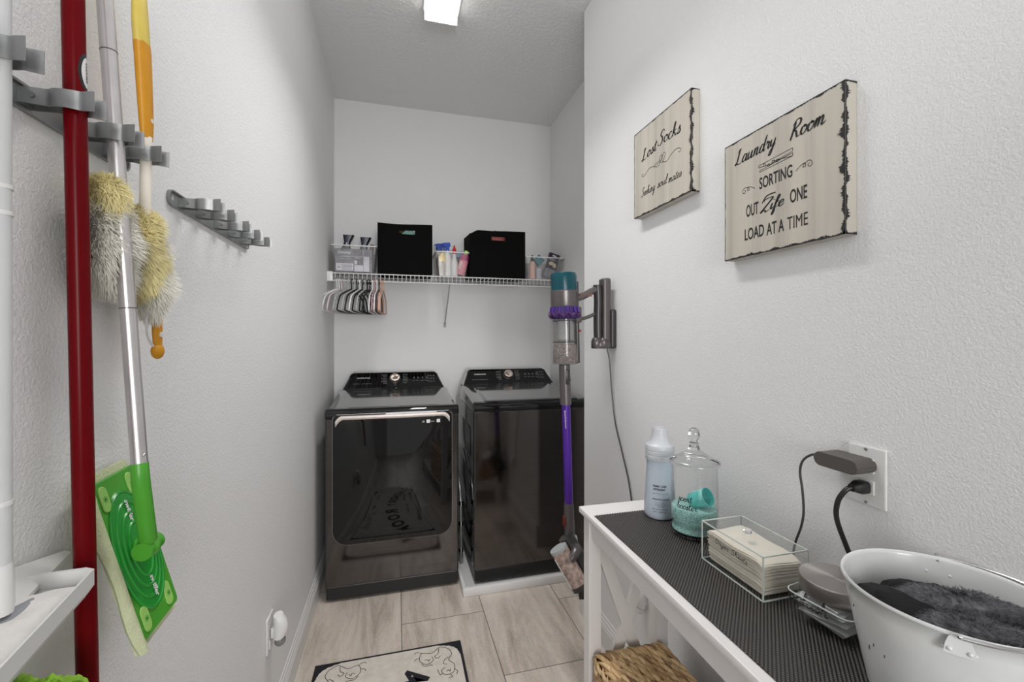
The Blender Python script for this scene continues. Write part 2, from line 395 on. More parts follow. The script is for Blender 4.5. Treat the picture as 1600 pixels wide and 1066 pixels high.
# ------------------------------------------------------------------ lettering
GL = {  # cursive stroke letters: x-height 1, ascender 2, descender -1.  value: (advance, strokes)
 'a': (1.15, [[(.85, .8), (.5, 1), (.15, .6), (.1, .2), (.35, 0), (.7, .3), (.88, .85)], [(.9, 1), (.8, .3), (.95, 0), (1.2, .25)]]),
 'b': (1.0, [[(.0, .3), (.35, 1.4), (.45, 2), (.25, 1.9), (.12, 1), (.15, .1), (.5, 0), (.85, .4), (.7, .95), (.35, .8)]]),
 'c': (.9, [[(.8, .8), (.55, 1), (.2, .75), (.1, .3), (.35, 0), (.7, .1), (.95, .35)]]),
 'd': (1.15, [[(.8, .8), (.5, 1), (.15, .6), (.1, .2), (.35, 0), (.7, .3), (.9, .9)], [(1.1, 2), (.9, 1.1), (.8, .3), (.95, 0), (1.2, .25)]]),
 'e': (.9, [[(.1, .4), (.5, .5), (.75, .75), (.55, 1), (.2, .75), (.1, .3), (.35, 0), (.7, .1), (.95, .35)]]),
 'f': (.8, [[(0, .2), (.5, 1.2), (.7, 1.9), (.5, 2), (.35, 1.4), (.2, 0), (.05, -.9), (.2, -1), (.35, -.4), (.3, 0), (.8, .25)], [(.1, .9), (.75, 1.0)]]),
 'g': (1.1, [[(.85, .8), (.5, 1), (.15, .6), (.15, .2), (.4, .05), (.7, .4), (.88, .9)], [(.9, 1), (.75, 0), (.5, -.9), (.2, -.95), (.25, -.5), (1.1, .2)]]),
 'h': (1.1, [[(0, .2), (.4, 1.3), (.45, 2), (.25, 1.7), (.1, 0)], [(.12, .4), (.45, 1), (.7, .8), (.65, .2), (.8, 0), (1.1, .25)]]),
 'i': (.55, [[(.25, 1), (.12, .3), (.25, 0), (.55, .25)], [(.38, 1.45), (.4, 1.52)]]),
 'k': (1.0, [[(0, .2), (.4, 1.3), (.45, 2), (.25, 1.7), (.1, 0)], [(.8, .95), (.4, .75), (.25, .5), (.5, .45), (.7, .05), (1.0, .2)]]),
 'l': (.6, [[(0, .2), (.4, 1.2), (.5, 1.9), (.3, 1.9), (.12, .6), (.2, 0), (.6, .25)]]),
 'm': (1.6, [[(.1, .95), (.2, .9), (.1, 0)], [(.15, .4), (.45, 1), (.6, .8), (.5, 0)], [(.55, .4), (.9, 1), (1.1, .8), (1.05, .2), (1.2, 0), (1.6, .3)]]),
 'n': (1.15, [[(.1, .95), (.2, .9), (.1, 0)], [(.15, .4), (.5, 1), (.72, .8), (.65, .2), (.8, 0), (1.15, .25)]]),
 'o': (1.0, [[(.6, 1), (.2, .8), (.1, .3), (.4, 0), (.8, .3), (.85, .75), (.55, 1), (.6, .8), (1.05, .85)]]),
 'p': (1.05, [[(.3, 1), (.2, .3), (.0, -1)], [(.2, .4), (.5, .95), (.85, .75), (.8, .2), (.5, 0), (.2, .15)]]),
 'r': (.85, [[(.1, .6), (.3, 1.05), (.3, .8), (.65, .85), (.55, .3), (.7, 0), (.9, .25)]]),
 's': (.8, [[(0, .1), (.45, 1.05), (.5, .7), (.65, .3), (.4, 0), (.1, .1), (.8, .25)]]),
 't': (.75, [[(.45, 1.75), (.25, .8), (.2, .2), (.4, 0), (.75, .25)], [(0, 1.15), (.75, 1.3)]]),
 'u': (1.2, [[(.2, 1), (.1, .3), (.3, 0), (.65, .3), (.85, 1)], [(.85, 1), (.75, .3), (.9, 0), (1.2, .25)]]),
 'y': (1.1, [[(.2, 1), (.15, .4), (.35, .1), (.7, .4), (.88, 1)], [(.9, 1), (.7, 0), (.4, -.9), (.1, -.9), (.3, -.4), (1.1, .3)]]),
 'L': (1.5, [[(.25, 1.65), (.5, 1.95), (.75, 2.05), (.62, 1.7), (.52, 1.1), (.4, .4), (.15, .02), (.02, .2), (.3, .22), (.7, .02), (1.15, .0), (1.4, .2)]]),
 'S': (1.35, [[(1.3, 1.7), (1.05, 2.1), (.6, 1.9), (.5, 1.4), (.9, 1.0), (1.0, .4), (.6, -.05), (.1, .05), (.05, .5)]]),
 'R': (1.5, [[(.5, 1.9), (.3, .8), (.1, -.1)], [(.1, 1.5), (.6, 2.1), (1.2, 1.95), (1.15, 1.4), (.5, 1.0), (.8, .7), (1.1, .05), (1.5, .15)]]),
 'D': (1.4, [[(.35, 1.9), (.15, .05)], [(0, 1.9), (.8, 1.95), (1.2, 1.3), (.9, .3), (.1, 0)]]),
 'Z': (1.5, [[(.15, 1.6), (.2, 2.0), (1.5, 2.05), (1.0, 1.2), (.1, .1), (.0, -.15), (.5, .15), (.9, -.2), (1.4, .05)]]),
 "'": (.3, []), ' ': (.7, []),
}
def ribbon(mb, pts, wfun, fr, thick=.0004):
    o, u, v, n = fr; m = len(pts)
    for side in (0,):
        prev = None
        for i, p in enumerate(pts):
            a = pts[max(i-1, 0)]; b = pts[min(i+1, m-1)]
            d = Vector((b[0]-a[0], b[1]-a[1])); d = d.normalized() if d.length > 1e-9 else Vector((1, 0))
            w_ = wfun(d, i/(m-1 if m > 1 else 1))/2
            q = Vector((-d.y, d.x))*w_
            l = o+u*(p[0]+q.x)+v*(p[1]+q.y); r = o+u*(p[0]-q.x)+v*(p[1]-q.y)
            cur = [mb.bm.verts.new(l+n*thick), mb.bm.verts.new(r+n*thick)]
            if prev: mb.bm.faces.new((prev[0], prev[1], cur[1], cur[0]))
            prev = cur
def script(mb, text, fr, x0, y0, width, xh, w, contrast=.65, slant=.25, rise=0):
    adv = sum(GL[c][0] for c in text); k = width/adv; x = 0
    for c in text:
        a, st = GL[c]
        for s_ in st:
            P = [Vector((x0+k*(x+px)+slant*xh*py, y0+xh*py+rise*k*(x+px))) for px, py in s_]
            if len(P) == 2 and (P[1]-P[0]).length < xh*.2: ribbon(mb, P, lambda d, t: w*1.2, fr); continue
            Q = catmull(P, 7)
            def wf(d, t, w=w):
                dn = abs(d.y); e = min(1, .35+5*min(t, 1-t))
                return w*(1-contrast+contrast*(dn if d.y < 0 else dn*.35))*e
            ribbon(mb, Q, wf, fr)
        x += a
def curve2(mb, pts, fr, w, k=8, closed=False):
    Q = catmull([Vector(p) for p in pts], k, closed)
    if closed: Q.append(Q[0])
    ribbon(mb, Q, lambda d, t: w, fr)
_fonts = {}
def fontmesh(text, off=0.0, shear=0.0, space=1.0):
    c = bpy.data.curves.new('t', 'FONT'); c.body = text; c.offset = off; c.shear = shear; c.space_character = space; c.resolution_u = 4
    o = bpy.data.objects.new('t', c); COL.objects.link(o)
    bpy.context.view_layer.update()
    me = bpy.data.meshes.new_from_object(o.evaluated_get(bpy.context.evaluated_depsgraph_get()))
    vs = [v.co.copy() for v in me.vertices]; fs = [tuple(p.vertices) for p in me.polygons]
    bpy.data.objects.remove(o); bpy.data.curves.remove(c); bpy.data.meshes.remove(me)
    return vs, fs
def block(mb, text, fr, x0, y0, width, height, off=.01, shear=0, space=1.0, thick=.0004, warp=None):
    """sans lettering scaled to fill width x height, lower left at x0,y0 in the frame"""
    key = (text, off, shear, space)
    if key not in _fonts: _fonts[key] = fontmesh(*key)
    vs, fs = _fonts[key]
    if not vs: return
    ax, bx = min(v.x for v in vs), max(v.x for v in vs); ay, by = min(v.y for v in vs), max(v.y for v in vs)
    o, u, v_, n = fr; L = []
    for p in vs:
        X = x0+(p.x-ax)/(bx-ax)*width; Y = y0+(p.y-ay)/(by-ay)*height
        if warp: L.append(mb.bm.verts.new(warp(X, Y)))
        else: L.append(mb.bm.verts.new(o+u*X+v_*Y+n*thick))
    for f in fs:
        try: mb.bm.faces.new([L[i] for i in f])
        except ValueError: pass
def wallframe(y, z, x):   # right wall: text runs toward -y, up z, faces -x
    return (Vector((x, y, z)), Vector((0, -1, 0)), Vector((0, 0, 1)), Vector((-1, 0, 0)))
def frontframe(x, y, z, t=0):   # faces -y
    return (Vector((x, y, z)), Vector((1, 0, 0)), Vector((0, math.sin(t), math.cos(t))), Vector((0, -math.cos(t), math.sin(t))))

# ================================================================== THE SETTING
XL, XR, XA, YC, YB, ZC, Y0 = -.41, .90, 1.145, 2.005, 3.17, 3.0, -1.5
struct(MB().box((XL-.1, Y0-.1, -.1), (XA+.1, YB+.1, 0)), 'floor', M['floor'])
struct(MB().box((XL-.1, Y0-.1, ZC), (XA+.1, YB+.1, ZC+.1)), 'ceiling', M['ceil'])
struct(MB().box((XL-.1, Y0-.1, 0), (XL, YB+.1, ZC)), 'wall_left', M['wall'])
struct(MB().box((XL, YB, 0), (XA, YB+.1, ZC)), 'wall_back', M['wall'])
struct(MB().box((XR, Y0-.1, 0), (XR+.345, YC, ZC), bev=.012, seg=4), 'wall_right', M['wall'])
struct(MB().box((XA, YC, 0), (XA+.1, YB+.1, ZC)), 'wall_alcove', M['wall'])
mb = MB(); mb.box((XL, Y0-.1, 0), (-.18, Y0, ZC)); mb.box((.72, Y0-.1, 0), (XR, Y0, ZC)); mb.box((-.18, Y0-.1, 2.05), (.72, Y0, ZC))
struct(mb, 'wall_rear', M['wall'])
mb = MB(); mb.box((-.26, Y0, 0), (-.18, Y0+.018, 2.13)); mb.box((.72, Y0, 0), (.80, Y0+.018, 2.13)); mb.box((-.26, Y0, 2.05), (.80, Y0+.018, 2.13))
struct(mb, 'trim_1', M['trim'], bev=.003)
BP = [(0, 0), (.015, 0), (.015, .088), (.0125, .092), (.0125, .100), (.009, .106), (.0075, .116), (.004, .120), (.004, .130), (0, .134)]
def base(name, a, b, n):
    a, b, n = Vector(a), Vector(b), Vector(n)
    struct(MB().rings([[p+n*x+Vector((0, 0, z)) for x, z in BP] for p in (a, b)]), name, M['trim'], angle=15)
base('baseboard_left', (XL, Y0, 0), (XL, YB, 0), (1, 0, 0))
base('baseboard_right', (XR, Y0, 0), (XR, YC+.0, 0), (-1, 0, 0))
base('baseboard_corner', (XR-.015, YC, 0), (XA, YC, 0), (0, 1, 0))
base('baseboard_back', (XL, YB, 0), (XA, YB, 0), (0, -1, 0))
base('baseboard_alcove', (XA, YC, 0), (XA, YB, 0), (-1, 0, 0))

# ------------------------------------------------------------------ ceiling light
t = thing('ceiling_light', (.213, 1.58, ZC), 'lit white rectangular ceiling light above the machines', 'light')
MB().box((.125, .97, ZC-.014), (.301, 2.19, ZC-.0005), bev=.004).build('fixture_base', M['plate'], t)
MB().prism([(.133, ZC-.014), (.139, ZC-.05), (.150, ZC-.062), (.276, ZC-.062), (.287, ZC-.05), (.293, ZC-.014)], .98, 2.18,
           (Vector((0, 0, 0)), Vector((1, 0, 0)), Vector((0, 0, 1)), Vector((0, 1, 0)))).build('diffuser', M['lamp'], t, angle=80)
for y in (.976, 2.178): MB().box((.131, y, ZC-.064), (.295, y+.006, ZC-.012), bev=.002).build('end_cap', M['plate'], t)
lt = area('ceiling_light_glow', (.213, 1.58, ZC-.075), (0, 0, 0), .14, 1.15, 9.5, (1, .985, .965))
lt.data.spread = R(105)

# ------------------------------------------------------------------ washer and dryer
def machine(t, x0, yf, z0, dryer):
    """x0 left side, yf front plane, z0 underside"""
    W = .688; x1 = x0+W; Z = lambda z: z0+z; cx = (x0+x1)/2
    yb = yf+.705
    # base plinth and feet
    MB().box((x0+.004, yf+.006, Z(.012)), (x1-.004, yb, Z(.082)), bev=.006).build('base', M['kick'], t)
    for fx in (x0+.05, x1-.05):
        for fy in (yf+.05, yb-.06):
            MB().lathe([(.022, 0), (.024, .006), (.018, .012), (.012, .02)], (fx, fy, Z(0)), seg=16).build('foot', M['black'], t)
    # body with front panel
    MB().box((x0, yf, Z(.082)), (x1, yb, Z(.955)), bev=.007, seg=3).build('body', M['bss'], t)
    # side panels embossed, black
    for sx, xx in ((-1, x0), (1, x1)):
        mb = MB(); a = xx-.0015 if sx < 0 else xx-.003
        mb.box((a, yf+.02, Z(.085)), (a+.0045, yb-.005, Z(.95)), bev=.001)
        fr = (Vector((a+.0022, 0, 0)), Vector((0, 1, 0)), Vector((0, 0, 1)), Vector((1, 0, 0)))
        def pan(y_, z_, w_, h_, d):
            pts = [(y_+px, z_+pz) for px, pz in rrect(w_, h_, .03)]
            pts2 = [(y_+px*(1-.03/w_), z_+pz*(1-.03/h_)) for px, pz in rrect(w_, h_, .03)]
            o = fr[0]; mb.rings([[o+fr[1]*p+fr[2]*q+Vector((sx*.0005, 0, 0)) for p, q in pts], [o+fr[1]*p+fr[2]*q+Vector((sx*d, 0, 0)) for p, q in pts2]])
        for zc_ in (.24, .50, .76): pan(yf+.35, Z(zc_), .5, .2, .0045)
        mb.build('side_panel', M['gloss'], t)
    # front top band, rounded forward edge (cross-section in y,z swept along x)
    def sweep(poly, xa, xb, name, m, par=t, **k):
        return MB().rings([[Vector((x, y, z)) for y, z in poly] for x in (xa, xb)]).build(name, m, par, **k)
    band = [(yf-.002, Z(.952)), (yf-.006, Z(.958)), (yf-.007, Z(.972)), (yf-.002, Z(.988)), (yf+.008, Z(.998)), (yf+.024, Z(1.0005)), (yf+.06, Z(1.0005)), (yf+.06, Z(.952))]
    sweep(band, x0-.001, x1+.001, 'top_band', M['gloss'], angle=50, bev=.004)
    # top deck rising towards the console
    mb = MB(); secs = []
    for k in range(9):
        s_ = k/8; y = yf+.03+s_*(yb-.145-yf-.03)
        zt = 0.997+.049*s_; wi = .012+.02*s_
        secs.append([Vector(p) for p in ((x0, y, Z(.955)), (x0, y, Z(.985)), (x0+.006, y, Z(zt-.012)), (x0+wi+.012, y, Z(zt)), (x0+wi+.03, y, Z(zt+.001)),
                     (x1-wi-.03, y, Z(zt+.001)), (x1-wi-.012, y, Z(zt)), (x1-.006, y, Z(zt-.012)), (x1, y, Z(.985)), (x1, y, Z(.955)))])
    mb.rings(secs); mb.build('top_deck', M['deck'], t, angle=35)
    if dryer is False:   # washer lid, with bevelled outline
        mb = MB(); P = lambda s_, e, u: (x0+(.062+.012*s_) if u < 0 else x1-(.062+.012*s_), yf+.03+s_*(yb-.145-yf-.03), Z(0.997+.049*s_)+e)
        ring = lambda e, q: [Vector(P(.03+q, e, -1))+Vector((q, 0, 0)), Vector(P(.03+q, e, 1))-Vector((q, 0, 0)), Vector(P(.97-q, e, 1))-Vector((q, 0, 0)), Vector(P(.97-q, e, -1))+Vector((q, 0, 0))]
        mb.rings([ring(.0005, 0), ring(.006, .004), ring(.008, .02)]); mb.build('lid', M['deck'], t, angle=20)
        mb = MB(); MB2 = mb
        mb.box((x0+.07, yf+.012, Z(.992)), (x1-.07, yf+.03, Z(1.006)), bev=.005, seg=3); mb.build('lid_handle', M['gloss'], t)
    # console housing: rounded trapezoid front face leaning back
    yc0, yc1 = yb-.155, yb-.065; zc0, zc1 = Z(1.036), Z(1.138)
    def face(off, wi, dz=0):
        b0, b1, t0, t1 = x0+.022+wi, x1-.022-wi, x0+.060+wi, x1-.060-wi; r = .028; out = []
        def P(x, s_): return Vector((x, yc0+(yc1-yc0)*s_+off, zc0+(zc1-zc0)*s_+dz))
        out += [P(b0, .02+wi), P(b1, .02+wi)]
        for k in range(7):
            a = k/6*PI/2; out.append(P(t1-r+r*math.cos(a)+.004*(1-k/6), 1-.28+.28*math.sin(a)-wi))
        for k in range(7):
            a = PI/2+k/6*PI/2; out.append(P(t0+r+r*math.cos(a)-.004*(k/6), 1-.28+.28*math.sin(a)-wi))
        return out
    f0 = face(0, 0)
    back = [Vector((p.x, yb+.0, p.z if p.z > Z(1.06) else Z(.96))) for p in f0]
    mid = [Vector((p.x, (p.y+yb)/2+.02, p.z+(.004 if p.z > Z(1.08) else 0))) for p in f0]
    MB().rings([f0, mid, back]).build('console', M['deck'], t, angle=35)
    MB().rings([face(-.0005, .005), face(-.004, .007)]).build('control_panel', M['gloss'], t, angle=35)
    tilt = math.atan2(yc1-yc0, zc1-zc0); L_ = math.hypot(yc1-yc0, zc1-zc0)
    nrm = Vector((0, -math.cos(tilt), math.sin(tilt)))
    fr = (Vector((x0, yc0, zc0))+nrm*.0046, Vector((1, 0, 0)), Vector((0, math.sin(tilt), math.cos(tilt))), nrm)
    kx = x0+.345
    K = fr[0]+fr[1]*(kx-x0)+fr[2]*L_*.56
    kn = MB().lathe([(.040, 0), (.040, .004), (.037, .006), (.034, .008)], K, nrm, 32).build('dial_ring', M['kick'], t)
    MB().lathe([(.031, .006), (.031, .022), (.0295, .025), (.024, .0262), (.0225, .0245), (0, .0245)], K, nrm, 40).build('dial', M['dial'], t, angle=20)
    mb = MB(); block(mb, 'SAMSUNG', fr, .105, L_*.62, .082, .0095, .02)
    mb.build('lettering', M['rim'], t, smooth=False)
    mb = MB()
    block(mb, 'Large Capacity' if dryer else 'Active WaterJet', fr, .085, L_*.30, .115, .005, .0)
    for side in (-1, 1):
        for k in range(6):
            ww = [.030, .026, .034, .028, .033, .024][k]
            xx = (kx-x0)-.052-ww if side < 0 else (kx-x0)+.052
            block(mb, ['Normal', 'Heavy Duty', 'Bedding', 'Delicates', 'Permanent', 'Towels'][k] if side < 0 else ['Quick Dry', 'Sanitize', 'Steam', 'Activewear', 'Time Dry', 'Air Fluff'][k], fr, xx, L_*(.80-.10*k), ww, .0058, .0)
    for k in range(4):
        block(mb, ['Temp', 'Dry', 'Level', 'Time'][k], fr, .470+.028*k-.012, L_*.42, .017, .0055, 0)
        curve2(mb, [(.470+.028*k-.004, L_*.62), (.470+.028*k, L_*.66), (.470+.028*k+.004, L_*.62), (.470+.028*k, L_*.58)], fr, .0012, 4, True)
    for a in range(3):
        for b in range(3):
            block(mb, 'OKE'[b]+'o', fr, .572+.018*b-.012, L_*(.36+.17*a), .010, .007, 0)
    mb.build('panel_print', M['hgrey'], t, smooth=False)
    # small latch bump under the dial
    MB().box((kx-.026, yc0-.024, zc0-.008), (kx+.026, yc0+.01, zc0+.012), bev=.007, seg=3).build('latch', M['gloss'], t)
    mb = MB()
    if dryer:
        fx = (Vector((0, yf-.0, 0)), Vector((1, 0, 0)), Vector((0, 0, 1)), Vector((0, -1, 0)))
        dw, dh = .612, .675; dcx, dcz = cx, Z(.298+dh/2)
        def dring(sc, off, r=None):
            out = []
            for px, pz in rrect(dw-sc*2, dh-sc*2, .05, 10, radii=(.075-sc, .075-sc, .025, .025)):
                bul = .024*(1-(px/(dw/2))**2)*(1-.4*(pz/(dh/2))**2) if off > .012 else 0
                out.append(Vector((dcx+px, yf-off-bul, dcz+pz)))
            return out
        # chrome outline, then bulging glass door built as a grid of shrinking rings
        MB().rings([dring(-.003, .001), dring(-.003, .006), dring(.004, .008), dring(.004, .001)], closed=True, cap=False).build('door_outline', M['steel'], t)
        mb = MB(); rs = [dring(0, .0005), dring(0, .010)]
        for q in range(1, 12):
            s_ = q/12; rr = []
            for px, pz in rrect(dw, dh, .05, 10, radii=(.075, .075, .025, .025)):
                px2, pz2 = px*(1-s_), pz*(1-s_)
                bul = .020*(1-(px2/(dw/2))**2)*(1-.5*(pz2/(dh/2))**2)
                rr.append(Vector((dcx+px2, yf-.010-bul, dcz+pz2)))
            rs.append(rr)
        d = mb.rings(rs).build('door', M['gloss'], t, angle=60)
        mb = MB(); n = 60; rs = []   # pull strip along the top of the door
        for k in range(n+1):
            u = k/n; px = (u-.5)*.585; e = min(1, 16*min(u, 1-u)); drop = .030*(1-e)**2
            bul = .010+.020*(1-(px/.306)**2)*.5
            z = dcz+dh/2-.014-drop; hh = .0095+.006*(1-e)
            rs.append([Vector((dcx+px, yf-bul+.004, z+hh)), Vector((dcx+px, yf-bul-.010, z+hh)), Vector((dcx+px, yf-bul-.013, z)), Vector((dcx+px, yf-bul-.006, z-hh)), Vector((dcx+px, yf-bul+.004, z-hh))])
        mb.rings(rs).build('door_handle', M['pinkmetal'], d, angle=30)
        mb = MB(); fr2 = frontframe(dcx, yf-.026, 0)
        block(mb, 'AI', fr2, .145, dcz+dh/2-.056, .012, .011, .0)
        block(mb, 'Sensor', fr2, .190, dcz+dh/2-.053, .022, .006, 0)
        for xx in (.168, .222): mb.prism(rrect(.019, .018, .001, 1), 0, .0006, (fr2[0]+fr2[1]*(xx+.009)+fr2[2]*(dcz+dh/2-.049), fr2[1], fr2[2], fr2[3]))
        mb.build('sticker', M['rim'], d, smooth=False)
t = thing('dryer', (0, 2.76, 0), 'black front-loading dryer with a wide glass door, against the left wall', 'dryer')
machine(t, -.356, 2.41, 0, True)
t = thing('washing_machine', (.77, 2.72, 0), 'black top-loading washing machine standing in a white pan beside the dryer', 'washing machine')
machine(t, .412, 2.365, .012, False)
# pan
mb = MB(); x0, x1, y0, y1 = .338, 1.125, 2.283, 3.12
pr = lambda g, z: [Vector(((x0+x1)/2+px, (y0+y1)/2+py, z)) for px, py in rrect(x1-x0-2*g, y1-y0-2*g, max(.012-g, .002), 4)]
mb.rings([pr(.004, .0004), pr(.001, .006), pr(0, .038), pr(.002, .044), pr(.007, .046), pr(.018, .046), pr(.021, .043), pr(.023, .014), pr(.026, .010)])
tag(mb.build('drip_pan', M['trim']), 'white plastic drip tray on the floor under the washing machine', 'drip pan')
mb = MB(); mb.tube([(.374, 2.62, .02), (.374, 2.60, .12), (.372, 2.60, .30), (.372, 2.62, .42), (.372, 2.70, .5), (.372, 2.95, .62)], .011, 10, smooth=8)
t = tag(mb.build('hose', M['steel']), 'silver hose standing in the gap between dryer and washing machine', 'hose')
for z in (.09, .25, .37): MB().cyl((.373, 2.6, z), (.373, 2.6, z+.025), .014).build('coupling', M['chrome'], t)

# ------------------------------------------------------------------ rug
def rug():
    x0, x1, y0, y1 = -.328, .279, .80, 1.965
    t = thing('rug', ((x0+x1)/2, (y0+y1)/2, 0), 'cream rug with black border, scrolls and lettering on the tiled floor', 'rug')
    a = R(1.0)
    MB().box((x0, y0, .0005), (x1, y1, .006), bev=.002).build('border', M['rugblack'], t)
    w_, h_ = x1-x0-.024, y1-y0-.024; cx, cy = (x0+x1)/2, (y0+y1)/2
    out = []                                                       # field with notched, scalloped corners
    def corner(sx, sy):
        c = [(1, .74), (.987, .765), (.985, .80), (.97, .825), (.965, .86), (.942, .88), (.925, .91), (.885, .93), (.86, .955), (.81, .962), (.78, .98), (.73, .985), (.69, 1)]
        pts = [(px*w_/2, h_/2-(1-py)*w_/2*1.0) for px, py in c]
        pts = [(x*sx, y*sy) for x, y in pts]
        return pts if sx*sy > 0 else pts[::-1]
    poly = corner(1, 1)+corner(-1, 1)+corner(-1, -1)+corner(1, -1)
    MB().prism([(cx+p, cy+q) for p, q in poly], .004, .0068).build('field', M['rugcream'], t, smooth=False)
    mb = MB()
    def fr(): return (Vector((cx, cy, .0069)), Vector((1, 0, 0)), Vector((0, 1, 0)), Vector((0, 0, 1)))
    F = fr()
    base_s0 = [[(.245, .30), (.20, .325), (.15, .29), (.10, .30), (.085, .25), (.12, .215), (.155, .235), (.15, .265)],
              [(.19, .315), (.185, .28), (.165, .262), (.18, .245), (.195, .26)],
              [(.245, .30), (.255, .26), (.235, .22), (.26, .18), (.25, .13), (.21, .12), (.19, .15), (.21, .17)],
              [(.235, .24), (.215, .225), (.205, .20), (.222, .19)],
              [(.10, .30), (.075, .315), (.06, .305)], [(.085, .27), (.065, .265), (.06, .25)], [(.095, .225), (.11, .205), (.14, .205), (.15, .2)],
              [(.255, .15), (.27, .13), (.262, .11)], [(.23, .12), (.24, .1), (.22, .095)], [(.195, .13), (.18, .13), (.172, .165)],
              [(.11, .245), (.125, .25), (.13, .235), (.14, .25)], [(.215, .14), (.225, .15), (.232, .138), (.236, .155)]]
    base_s = [[(.268-(.272-x)*.80, .322-(.325-y)*.80) for x, y in c] for c in base_s0]
    top = h_/2-.335
    for sx in (1, -1):
        for sy in (1, -1):
            for c in base_s: curve2(mb, [(sx*x, sy*(top+y)) for x, y in c], F, .0026, 6)
    # lettering reads along +y with its top towards -x
    def G(yc, xc): return (Vector((cx, cy, .0069)), Vector((0, 1, 0)), Vector((-1, 0, 0)), Vector((0, 0, 1)))
    g = G(0, 0); Rr = .75
    def arch(text, s0, size, wd, base_v):
        s = s0
        for ch in text:
            if ch == ' ': s += wd*.6; continue
            th = s/Rr
            def wp(X, Y, th=th):
                th2 = (s+X)/Rr; rr = Rr+base_v+Y
                return g[0]+g[1]*(rr*math.sin(th2))+g[2]*(rr*math.cos(th2)-Rr)+g[3]*.0003
            block(mb, ch, g, 0, 0, wd*.82, size, .04, warp=wp); s += wd
    arch('LAUNDRY', -.49, .085, .067, -.02)
    arch('ROOM', .045, .108, .104, -.035)
    mb.prism([(math.cos(a_)*.03, math.sin(a_)*.045) for a_ in [2*PI*k/24 for k in range(24)]], 0, .0004, (Vector((cx-.2, cy-.05, .0069)), Vector((1, 0, 0)), Vector((0, 1, 0)), Vector((0, 0, 1))))
    script(mb, 'clean', g, -.40, .185, .22, .028, .006); script(mb, 'fresh', g, .08, .185, .26, .03, .006)
    block(mb, 'WASH & DRY', g, -.33, -.12, .20, .022, .02); block(mb, 'EST. DAILY', g, -.05, -.14, .2, .018, .02)
    block(mb, 'SELF SERVICE  OPEN 24 HOURS', g, -.42, -.235, .70, .030, .03)
    mb.build('pattern', M['rugblack'], t, smooth=False)
rug()

# ================================================================== WALL SIGNS
def sign(y0, y1, z0, z1, label):
    """y0 far edge, y1 near edge; black worn edges as irregular paint strips"""
    t = thing('wall_sign', (XR-.015, (y0+y1)/2, (z0+z1)/2), label, 'sign', 'wooden signs on the right wall')
    xf, xb = XR-.030, XR-.0008
    MB().box((xf, y1, z0), (xb, y0, z1)).build('board', M['sign'], t, smooth=False)
    mb = MB(); rnd = random.Random(int(y0*1000)); e = .0006
    def strip(p0, p1, inw, n, base_w, var_w, side):
        """ragged strip: runs p0->p1 in plane, grows along inw; n = outward normal"""
        p0, p1, inw, n = map(Vector, (p0, p1, inw, n)); L_ = (p1-p0).length; k = max(8, int(L_/.0011)); prev = None; ph = rnd.random()*50
        for i in range(k+1):
            p = p0.lerp(p1, i/k)
            w_ = base_w*(.5+rnd.random())+var_w*max(0, noise.noise(Vector((i*.045+ph, 0, 0)))*1.5+.35)*(.25+1.0*rnd.random())
            w_ = max(.0004, w_)
            cur = [mb.bm.verts.new(p+n*e), mb.bm.verts.new(p+inw*w_+n*e)]
            if prev: mb.bm.faces.new((prev[0], prev[1], cur[1], cur[0]))
            prev = cur
    f = (-1, 0, 0)
    strip((xf, y1, z0), (xf, y1, z1), (0, 1, 0), f, .0025, .011, 0)      # near vertical edge, front
    strip((xf, y1, z0), (xf, y1, z1), (1, 0, 0), (0, -1, 0), .0018, .010, 0)
    strip((xf, y0, z0), (xf, y0, z1), (0, -1, 0), f, .001, .002, 0)
    strip((xf, y0, z1), (xf, y1, z1), (0, 0, -1), f, .0018, .0035, 0)
    strip((xf, y0, z0), (xf, y1, z0), (0, 0, 1), f, .0025, .005, 0)
    strip((xf, y1, z1), (xb, y1, z1), (0, 0, -1), (0, -1, 0), .002, .004, 0)
    strip((xf, y1, z0), (xb, y1, z0), (0, 0, 1), (0, -1, 0), .003, .005, 0)
    strip((xf, y0, z0), (xf, y1, z0), (1, 0, 0), (0, 0, -1), .001, .003, 0)
    mb.box((xf, y1, z1), (xb, y0, z1+.0006))
    mb.build('worn_black_edges', M['ink'], t, smooth=False)
    return t, wallframe(y0, z0, xf-.0001)
t, fr = sign(1.003, .672, 1.586, 1.896, 'larger cream wooden sign reading Laundry Room, the one nearer the camera')
mb = MB()
script(mb, 'Laundry', fr, .036, .247, .128, .018, .0052, rise=.02)
script(mb, 'Room', fr, .203, .243, .086, .0185, .0055, rise=.0)
mb.build('script_lettering', M['ink'], t, smooth=False)
mb = MB()
block(mb, 'SORTING', fr, .117, .158, .093, .029, .015)
block(mb, 'OUT', fr, .075, .100, .039, .031, .015)
block(mb, 'ONE', fr, .204, .098, .043, .031, .015)
block(mb, 'LOAD', fr, .070, .041, .061, .030, .015); block(mb, 'AT', fr, .1385, .0395, .029, .0295, .015)
block(mb, 'A', fr, .1725, .0395, .0155, .029, .015); block(mb, 'TIME', fr, .1965, .0395, .052, .0285, .0)
mb.build('block_lettering', M['ink'], t, smooth=False)
mb = MB(); script(mb, 'Zife', fr, .122, .101, .064, .0135, .0055, slant=.35)
curve2(mb, [(.125, .122), (.140, .136), (.165, .137)], fr, .003); mb.build('script_word', M['ink'], t, smooth=False)
mb = MB()
